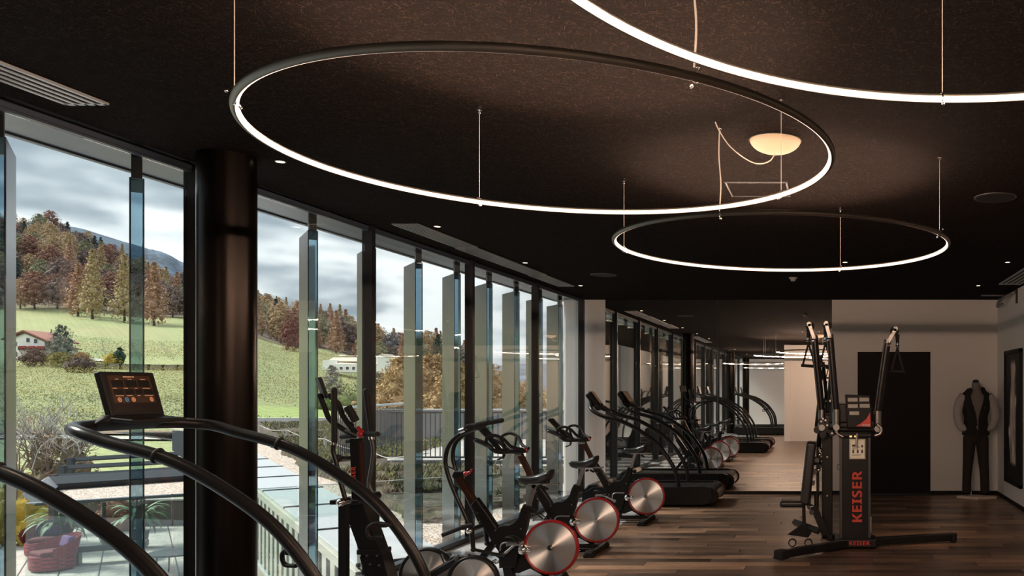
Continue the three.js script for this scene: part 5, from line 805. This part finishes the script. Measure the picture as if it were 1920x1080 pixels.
{
  const roof = structure('roof_garden');
  add('gravel_bed', [flat([[-4.0, 7.6], [-4.0, 18.2], [-6.5, 18.2], [-13, 26], [-12.5, 43.4], [-37, 43.4], [-26.6, 34.8]], -0.09)], gravel, roof);
  const sp = [[-4.9, 10.3], [-5.9, 11.1], [-11, 17.6], [-18, 26.8], [-29, 41.8], [-14, 42.6], [-10.4, 21], [-9, 17.6], [-5.0, 17.2]];
  add('soil_bed', grid(120, 120, (u, v) => { // raised planting bed inside the gravel
    const d = lerp(10.3, 42.4, v), xl = d < 17.6 ? lerp(-4.9, -11, (d - 10.3) / 7.3) : d < 26.8 ? lerp(-11, -18, (d - 17.6) / 9.2) : lerp(-18, -29, (d - 26.8) / 15), xr = d < 17.2 ? -4.7 : d < 17.8 ? lerp(-4.7, -9.2, (d - 17.2) / 0.6) : lerp(-9.2, -14, (d - 17.8) / 24.6), jag = (fbm(d * 1.6, u > 0.5 ? 9 : 3, 1, 3) - 0.5) * 0.5, x = lerp(xl + jag, xr - jag, u), edge = Math.min(u, 1 - u, v, 1 - v), h = sstep(0, 0.03, edge);
    return [x, -0.13 + h * (0.09 + 0.10 * fbm(x * 1.3, d * 1.3, 2, 4)), -d, x * 0.5, d * 0.5];
  }), soil, roof);
  const r = rng(9), tuft = (() => { const q = []; const rr = rng(3); for (let i = 0; i < 9; i++) { const a = rr() * 6.28, l = 0.05 + 0.05 * rr(); q.push(0.01 * Math.cos(a + 1.5), 0, 0.01 * Math.sin(a + 1.5), -0.01 * Math.cos(a + 1.5), 0, -0.01 * Math.sin(a + 1.5), Math.cos(a) * l, 0.04 + 0.06 * rr(), Math.sin(a) * l); } const g = new THREE.BufferGeometry(); g.setAttribute('position', new THREE.Float32BufferAttribute(q, 3)); g.computeVertexNormals(); return g; })();
  const im = new THREE.InstancedMesh(tuft, std('sparse sedum growth', { color: C(0.7, 0.7, 0.7), roughness: 0.95, side: THREE.DoubleSide }), 9000), m4 = new THREE.Matrix4(), c = new THREE.Color();
  for (let i = 0; i < 9000; i++) { let d, x; do { d = 10.4 + 31 * Math.pow(r(), 1.6); const xl = d < 17.6 ? lerp(-4.9, -11, (d - 10.3) / 7.3) : lerp(-11, -29, (d - 17.6) / 24.8), xr = d < 17.2 ? -4.8 : lerp(-9.4, -14, (d - 17.2) / 25); x = lerp(xl + 0.2, xr - 0.2, r()); } while (fbm(x * 0.7, d * 0.7, 5, 3) < 0.44); const s = 0.6 + r() * 1.1; m4.compose(V(x, 0.0 + 0.05 * fbm(x * 1.3, d * 1.3, 2, 4), -d), new THREE.Quaternion().setFromEuler(new THREE.Euler(0, r() * 6.28, 0)), V(s, s, s)); im.setMatrixAt(i, m4); const k = r(); im.setColorAt(i, k < 0.15 ? c.setRGB(0.34, 0.36, 0.08) : k < 0.55 ? c.setRGB(0.13, 0.15, 0.07) : c.setRGB(0.2, 0.16, 0.11)); }
  im.name = 'sedum_growth'; tag(im, null, null, null, 'stuff'); roof.add(im);
  add('roof_slab', [flat([[-4.0, 7.6], [-4.0, 43.4], [-37, 43.4], [-26.6, 34.8]], -0.6)], darkSteel, roof);
  const ed = thing('roof_edge_flashing', 'thin white metal edge along the far side of the planted roof', 'roof edge', [-24, 0.0, -43.5]); add('profile', rbox(27, 0.22, 0.3, 0.02, 0, 0.0, 0), zinc, ed); add('drip', rbox(27, 0.02, 0.36, 0.005, 0, 0.12, 0), zinc, ed);
}
{ // coping with standing seams over a slatted parapet
  const t = thing('slatted_parapet', 'pale slatted parapet with a wide zinc coping running away from the glass', 'parapet', [0, 0, 0]);
  const L = 18; let s = 0.15;
  for (let i = 0; s < L; i++) { const l = 2.35, a = onCoping(s, 0.28, 0.03), g = rbox(l - 0.02, 0.03, 0.78, 0.006); g.rotateY(Math.atan2(0.771, -0.637)); const p = add('coping_sheet', g, zinc, t); p.position.copy(a.addScaledVector(U, l / 2)); const sm = add('seam', (() => { const q = rbox(0.022, 0.035, 0.80, 0.006); q.rotateY(Math.atan2(0.771, -0.637)); return q; })(), darkSteel, t); sm.position.copy(onCoping(s, 0.28, 0.045)); s += l; }
  const rail = (w, y, h, th) => { const g = rbox(L, h, th, 0.006); g.rotateY(Math.atan2(0.771, -0.637)); const q = onCoping(L / 2, w, y); g.translate(q.x, q.y, q.z); return g; };
  add('edge_rail', rail(-0.125, -0.035, 0.1, 0.05), slatM, t); add('bottom_rail', rail(-0.125, -1.12, 0.05, 0.06), zinc, t);
  const sg = rbox(0.24, 1.04, 0.018, 0.004); sg.rotateY(Math.atan2(0.771, -0.637));
  for (let q = 0.25; q < L; q += 0.48) { const m = add('slat', sg, slatM, t); m.position.copy(onCoping(q, -0.125, -0.6)); }
  add('backing', rail(0.15, -0.62, 1.1, 0.04), darkSteel, t);
  add('lower_wall', rail(0.0, -2.15, 2.0, 0.2), std('tan render', { color: C(0.30, 0.24, 0.19), roughness: 0.9 }), t);
}
{ // railing of thin bars beyond the bed, pale paving and grey wall behind it
  const t = thing('terrace_railing', 'long dark railing of thin upright bars at the far side of the roof terrace', 'railing', [-7.15, 0, -18.4]), L = 5.0;
  add('hand_rail', rbox(L, 0.045, 0.06, 0.008, 0, 1.1, 0), darkSteel, t); add('bottom_rail', rbox(L, 0.04, 0.05, 0.008, 0, 0.12, 0), darkSteel, t); add('kerb', rbox(L, 0.2, 0.25, 0.02, 0, -0.04, 0), darkSteel, t);
  const b = cyl(0.011, 0.011, 0.98, 6, 0, 0.61, 0); for (let x = -L / 2 + 0.06; x < L / 2; x += 0.105) { const m = add('baluster', b, darkSteel, t); m.position.x = x; }
  const t2 = thing('side_railing', 'dark railing with a pale handrail running away beyond the roof terrace', 'railing', [-11.9, 0, -22.2], -1.3); add('hand_rail', rbox(7.6, 0.06, 0.08, 0.01, 0, 1.18, 0), zinc, t2); add('bottom_rail', rbox(7.6, 0.04, 0.05, 0.008, 0, 0.1, 0), darkSteel, t2); for (let x = -3.7; x < 3.75; x += 0.15) { const m = add('baluster', b, darkSteel, t2); m.position.x = x; }
  const pv = structure('terrace_paving'); add('paving', [flat([[-9.8, 18.6], [-3.9, 18.6], [-3.9, 26.6], [-13.9, 26.6]], 0.03), flat([[-10.5, 17.0], [-3.9, 17.0], [-3.9, 18.3], [-10.5, 18.3]], -0.02)], paving, pv);
  const w = thing('terrace_wall', 'low grey wall closing the far terrace behind the railing', 'wall', [-8.5, 0, -26.8]); add('masonry', rbox(12, 0.95, 0.3, 0.02, 0, 0.45, 0), std('grey plaster wall', { color: C(0.20, 0.205, 0.21), roughness: 0.9 }), w); add('coping', rbox(12.1, 0.05, 0.36, 0.01, 0, 0.95, 0), zinc, w);
  const f = thing('rope_fence', 'low rope fence on little white posts across the planted roof', 'fence', [0, 0, 0]), pts = [[487, 806, 31], [538, 817, 27.5], [610, 835, 22.5], [690, 855, 18.6], [760, 872, 16.6]].map(([a, c, d]) => at(a, c, d).setY(-0.03));
  pts.forEach((p) => add('post', [cyl(0.03, 0.035, 0.36, 10, p.x, p.y + 0.18, p.z)], M.white, f)); for (let i = 0; i + 1 < pts.length; i++) { const a = pts[i].clone().setY(0.27), b2 = pts[i + 1].clone().setY(0.27), m = a.clone().add(b2).multiplyScalar(0.5).setY(0.18); add('rope', pipe([a, m, b2], 0.011, 16, 6), M.white, f); }
}
// ------------------------------------------------------------------ lower terrace on the left
{
  const low = structure('lower_terrace'), TY = -3.0;
  const pave = flat([[-40, 8], [-5, 8], [-12, 19], [-16, 29.5], [-40, 29.5]], TY); add('paving', pave, paving, low);
  for (let i = 0; i < 30; i++) add('joint', rbox(0.03, 0.012, 26, 0.003, -36 + i * 1.0, TY + 0.0, -19.5, 0, 0.69, 0), darkSteel, low);
  add('bank', grid(40, 6, (u, v) => { const x = lerp(-42, -12, u), d = lerp(29, 36, v); return [x, lerp(TY - 0.2, -3.9, v) + 0.5 * Math.sin(v * 3.1) * fbm(x * 0.5, d, 3, 3), -d, x, d]; }), soil, low);
  const gl = thing('glass_balustrade', 'frameless glass balustrade outside the left-hand panes, with a bright top edge', 'balustrade', [0, 0, 0]), G0 = V(-8.45, 0, -8.85), dirG = N.clone();
  for (let i = 0; i < 4; i++) { const a = G0.clone().addScaledVector(dirG, i * 1.22), g = rbox(1.205, 1.62, 0.02, 0.003); g.rotateY(Math.atan2(0.637, 0.771)); const p = add('glass_panel', g, M.glassOut, gl); p.position.copy(a).addScaledVector(dirG, 0.6).setY(-0.41); const e = (() => { const q = rbox(1.205, 0.010, 0.02, 0.003); q.rotateY(Math.atan2(0.637, 0.771)); return q; })(); const tr = add('top_edge', e, zinc, gl); tr.position.copy(a).addScaledVector(dirG, 0.6).setY(0.405); }
  { const g = rbox(5, 0.16, 0.1, 0.01); g.rotateY(Math.atan2(0.637, 0.771)); const p = add('base_channel', g, darkSteel, gl); p.position.copy(G0).addScaledVector(dirG, 2.4).setY(-1.26); }
  // flat gravel roof with a dark parapet
  const rf = thing('pavilion_roof', 'flat gravel roof with a dark raised edge, outside the left-hand panes', 'roof', [0, 0, 0]), A = at(64, 940, 15.4), B = at(90, 908, 17.2), Cc = at(372, 888, 19.2), Dd = at(372, 928, 16.9), RY = -0.34;
  const cor = [A, B, Cc, Dd].map((p) => p.clone().setY(RY));
  add('gravel', flat(cor.map((p) => [p.x, -p.z]), RY - 0.12), gravel, rf);
  add('deck', (() => { const s = new THREE.Shape(cor.map((p) => new THREE.Vector2(p.x, -p.z))), g = new THREE.ExtrudeGeometry(s, { depth: 0.05, bevelEnabled: false }); g.rotateX(-Math.PI / 2); const q = g.attributes.position; for (let i = 0; i < q.count; i++) q.setZ(i, q.getZ(i)); g.translate(0, RY - 0.19, 0); return g; })(), darkSteel, rf);
  add('parapet', [bar(cor[0], cor[1], 0.22, 0.26)], std('pale grey parapet sheet', { color: C(0.25, 0.27, 0.29), roughness: 0.4, metalness: 0.3 }), rf); add('parapet', [bar(cor[1], cor[2], 0.24, 0.22)], darkSteel, rf);
  for (const [x, d] of [[Cc.x, 17.6]]) add('support_post', box(0.09, TY * -1 + RY - 0.3, 0.12, x, (TY + RY - 0.3) / 2, -d), darkSteel, rf);
  // three-rail steel fence
  const fe = thing('rail_fence', 'dark three-rail steel fence behind the gravel roof', 'fence', [0, 0, 0]);
  for (const [px, py, px2, py2, d, d2] of [[128, 862, 380, 848, 20.5, 22], [113, 877, 380, 863, 20.0, 21.5], [95, 894, 380, 876, 19.4, 21]]) { const a = at(px, py, d), b = at(px2, py2, d2); add('rail', bar(a, b, 0.09, 0.06), darkSteel, fe); add('post', box(0.13, 1.1, 0.1, a.x + 0.06, a.y - 0.5, a.z), darkSteel, fe); }
  const pn = thing('steel_panel', 'dark angled steel panel standing at the end of the rail fence', 'panel', at(346, 835, 20).toArray(), 0.5); add('sheet', extrude([[-0.22, -0.1], [-0.22, 0.35], [0.3, 0.3], [0.3, -0.38], [0.0, -0.32]], 0.08, 0.01, 0), std('slate grey sheet', { color: C(0.09, 0.10, 0.11), roughness: 0.6 }), pn); add('foot', box(0.08, 1.0, 0.08, 0.2, -0.8, 0), darkSteel, pn);
  // bare shrub
  const sh = thing('bare_shrub', 'tangled bare shrub with pale twigs below the treadmill console', 'shrub', at(95, 935, 21.5).toArray()), tw = [], tp = [], r = rng(21);
  const grow = (p, d, l, w, k) => { if (k > 5 || l < 0.12) return; const q = p.clone().addScaledVector(d, l), mid = p.clone().add(q).multiplyScalar(0.5).add(V((r() - 0.5) * l * 0.25, (r() - 0.5) * l * 0.2, (r() - 0.5) * l * 0.25)); (k > 2 && r() < 0.45 ? tp : tw).push(rod(p, mid, w, w * 0.8, 5), rod(mid, q, w * 0.8, w * 0.6, 5)); const n = k < 1 ? 4 : 2 + (r() * 1.6 | 0); for (let i = 0; i < n; i++) grow(q, d.clone().add(V((r() - 0.5) * 1.5, (r() - 0.35) * 1.0, (r() - 0.5) * 1.5)).normalize(), l * (0.62 + 0.25 * r()), w * 0.62, k + 1); };
  for (let i = 0; i < 9; i++) grow(V((r() - 0.5) * 1.4, 0, (r() - 0.5) * 0.6), V((r() - 0.5) * 1.2, 0.9, (r() - 0.5) * 0.8).normalize(), 0.55 + 0.25 * r(), 0.035, 0);
  add('branches', tw, std('brown branch bark', { color: C(0.16, 0.125, 0.095), roughness: 0.9 }), sh); add('pale_twigs', tp, std('pale grey twig', { color: C(0.46, 0.45, 0.42), roughness: 0.9 }), sh);
  { const q = (a, b) => at(a, b, 21).sub(sh.position); add('long_branch', [pipe([q(92, 785), q(120, 815), q(145, 832), q(150, 850)], 0.016, 24, 6), pipe([q(60, 880), q(75, 840), q(100, 822), q(128, 822)], 0.011, 24, 6), pipe([q(145, 832), q(160, 812), q(164, 795)], 0.010, 16, 6), pipe([q(38, 888), q(48, 905), q(50, 925), q(66, 930)], 0.018, 20, 6)], std('silvery branch bark', { color: C(0.36, 0.355, 0.34), roughness: 0.9 }), sh); }
  add('dry_leaves', (() => { const g = crownGeo(61, 900, { width: (t) => 0.95 * (1 - 0.5 * t), tall: 1.5, base: 0.05, lobes: 12, flat: 0.8 }, 0.09, [C(0.17, 0.12, 0.075), C(0.30, 0.24, 0.14)], 0.5); g.translate(-0.1, 0, -0.4); return g; })(), leafy, sh);
  // palms in pots
  const frond = grid(2, 12, (u, v) => { const w = 0.075 * Math.sin(Math.PI * clamp(v * 0.92 + 0.06, 0, 1)), x = v * 1.15; return [x * Math.cos(v * 0.5), 0.95 * x - 1.05 * x * x * 0.75, (u - 0.5) * 2 * w + 0.0]; }), frondM = std('palm frond green', { color: C(0.10, 0.165, 0.085), roughness: 0.6, side: THREE.DoubleSide }), potM = std('dark planter', { color: C(0.09, 0.09, 0.09), roughness: 0.7 });
  let first; for (const [px, d, s, label] of [[116, 23.6, 0.82, 'bushy palm in a dark planter, left of the two outside the glass balustrade'], [262, 24.6, 0.82, 'bushy palm in a dark planter, right of the two, crossed by the window mullion'], [80, 26.5, 0.8, 'low grey-green palm behind the red armchair']]) {
    const p = at(px, 900, d); p.y = TY; if (first) { const c = clone(first, label, p.toArray(), px * 0.1); c.scale.setScalar(s); continue; }
    const t = first = thing('potted_palm', label, 'palm', p.toArray(), 0, 'potted palms on the lower terrace'); t.scale.setScalar(s); const q = rng(4);
    add('planter', [(() => { const g = new THREE.LatheGeometry([[0.0, 0], [0.2, 0], [0.27, 0.55], [0.28, 0.6], [0.25, 0.6], [0.24, 0.52], [0, 0.5]].map((z) => new THREE.Vector2(...z)), 28); return g; })()], potM, t); add('stem', rod(V(0, 0.4, 0), V(0, 1.0, 0), 0.09, 0.06), bark, t);
    for (let i = 0; i < 44; i++) { const m = add('frond', frond, frondM, t); m.position.set(0, 0.85 + 0.35 * q(), 0); m.rotation.set(0, i * 2.4, (q() - 0.62) * 1.2, 'YXZ'); m.scale.setScalar(0.8 + 0.35 * q()); }
  }
  // red woven armchair
  const c = thing('red_armchair', 'round-backed red woven armchair with a purple cushion on the lower terrace', 'armchair', [at(98, 1040, 21.5).x, TY, -21.5], -0.5), redW = std('red woven cord', { color: C(0.30, 0.035, 0.05), roughness: 0.8, map: dataTex(64, 64, (u, v) => { const k = 0.7 + 0.3 * ((Math.sin(u * 50) * Math.sin(v * 50)) > 0 ? 1 : 0); return [k, k, k]; }) });
  add('seat_base', loft([[0, 0.04, 0, 0.43, 0.42, 0], [0, 0.1, 0, 0.46, 0.45, 0], [0, 0.36, 0, 0.47, 0.46, 0], [0, 0.40, 0, 0.46, 0.45, 0]], 30), redW, c);
  add('backrest', grid(40, 8, (u, v) => { const a = lerp(-0.1, 1.1, u) * Math.PI, h = 0.34 + v * (0.25 + 0.3 * Math.sin(clamp(u, 0, 1) * Math.PI)), r = 0.47 + 0.1 * v; return [Math.cos(a) * r, h, -Math.sin(a) * r]; }), Object.assign(redW.clone(), { side: THREE.DoubleSide }), c);
  add('seat_cushion', rbox(0.68, 0.12, 0.66, 0.05, 0, 0.45, 0.02), std('dark red cushion', { color: C(0.12, 0.02, 0.025), roughness: 0.9 }), c); add('back_cushion', rbox(0.5, 0.3, 0.14, 0.06, 0, 0.68, -0.3, -0.25, 0, 0), std('purple cushion', { color: C(0.12, 0.06, 0.17), roughness: 0.9 }), c);
  const c2 = clone(c, 'second red woven armchair, half hidden behind the first on the lower terrace', [at(88, 1000, 23.4).x, TY, -23.4], 0.5);
  // low planter bench, round table, retaining wall, terracotta pot
  const bn = thing('planter_bench', 'low grey planter bench between the two palms', 'bench', [at(205, 1040, 22.5).x, TY, -22.5], 0.55); add('top', rbox(1.6, 0.16, 0.5, 0.02, 0, 0.42, 0), M.grey, bn); for (const x of [-0.65, 0.65]) add('leg', rbox(0.14, 0.36, 0.4, 0.01, x, 0.18, 0), M.grey, bn); add('plants', crownGeo(63, 260, { width: () => 0.22, tall: 0.35, base: 0.5, lobes: 8, flat: 0.5 }, 0.06, [C(0.08, 0.12, 0.05), C(0.15, 0.18, 0.08)], 0.6), leafy, bn);
  const tb = thing('round_table', 'round dark wire table on the lower terrace at the right-hand pane edge', 'table', [at(335, 1020, 21).x, TY, -21]); add('tabletop', cyl(0.62, 0.62, 0.04, 40, 0, 0.55, 0), darkSteel, tb); for (let i = 0; i < 4; i++) add('leg', rod(V(Math.cos(i * 1.57 + 0.5) * 0.5, 0, Math.sin(i * 1.57 + 0.5) * 0.5), V(Math.cos(i * 1.57 + 0.5) * 0.45, 0.54, Math.sin(i * 1.57 + 0.5) * 0.45), 0.018), darkSteel, tb);
  const rw = thing('retaining_wall', 'brown retaining wall along the back of the lower terrace', 'wall', [-23, TY, -28.6], 0.12); add('masonry', rbox(22, 0.85, 0.4, 0.02, 0, 0.42, 0), std('brown stone', { color: C(0.13, 0.105, 0.09), roughness: 0.95 }), rw); add('cap', rbox(22, 0.06, 0.5, 0.01, 0, 0.87, 0), paving, rw);
  const pt = thing('terracotta_pot', 'terracotta-brown round shrub in a pot behind the palms', 'pot', [at(228, 960, 27.5).x, TY, -27.5]); add('pot', (() => new THREE.LatheGeometry([[0, 0], [0.3, 0], [0.42, 0.5], [0.38, 0.5], [0.35, 0.42], [0, 0.4]].map((z) => new THREE.Vector2(...z)), 24))(), std('terracotta', { color: C(0.30, 0.13, 0.08), roughness: 0.85 }), pt); add('foliage', crownGeo(64, 500, { width: (t) => 0.62 * Math.sin(Math.PI * clamp(0.2 + 0.7 * t, 0, 1)), tall: 0.9, base: 0.45, lobes: 10, flat: 0.8 }, 0.1, [C(0.19, 0.085, 0.055), C(0.30, 0.15, 0.10)], 0.85), leafy, pt);
  const lp = thing('bollard_lamp', 'slim grey bollard lamp post on the lower terrace between the palms', 'bollard', [at(195, 1000, 24.3).x, TY, -24.3]); add('post', cyl(0.045, 0.05, 1.35, 16, 0, 0.68, 0), M.grey, lp); add('foot', cyl(0.14, 0.16, 0.06, 20, 0, 0.03, 0), M.grey, lp);
  const yb = thing('yellow_bush', 'bright yellow bush at the left edge beyond the glass balustrade', 'shrub', [at(38, 1000, 25).x, TY, -25]); add('foliage', crownGeo(65, 1100, { width: (t) => 0.8 * Math.sin(Math.PI * clamp(0.2 + 0.7 * t, 0, 1)), tall: 1.9, base: 0.1, lobes: 16, flat: 0.9 }, 0.1, [C(0.42, 0.28, 0.03), C(0.56, 0.42, 0.06)], 0.85), leafy, yb); add('stem', rod(V(0, 0, 0), V(0, 0.9, 0), 0.05), bark, yb);
}
// ------------------------------------------------------------------ hand over
scene.traverse((o) => { if (o.isMesh) { o.castShadow = true; o.receiveShadow = true; } });
renderer.render(scene, camera);
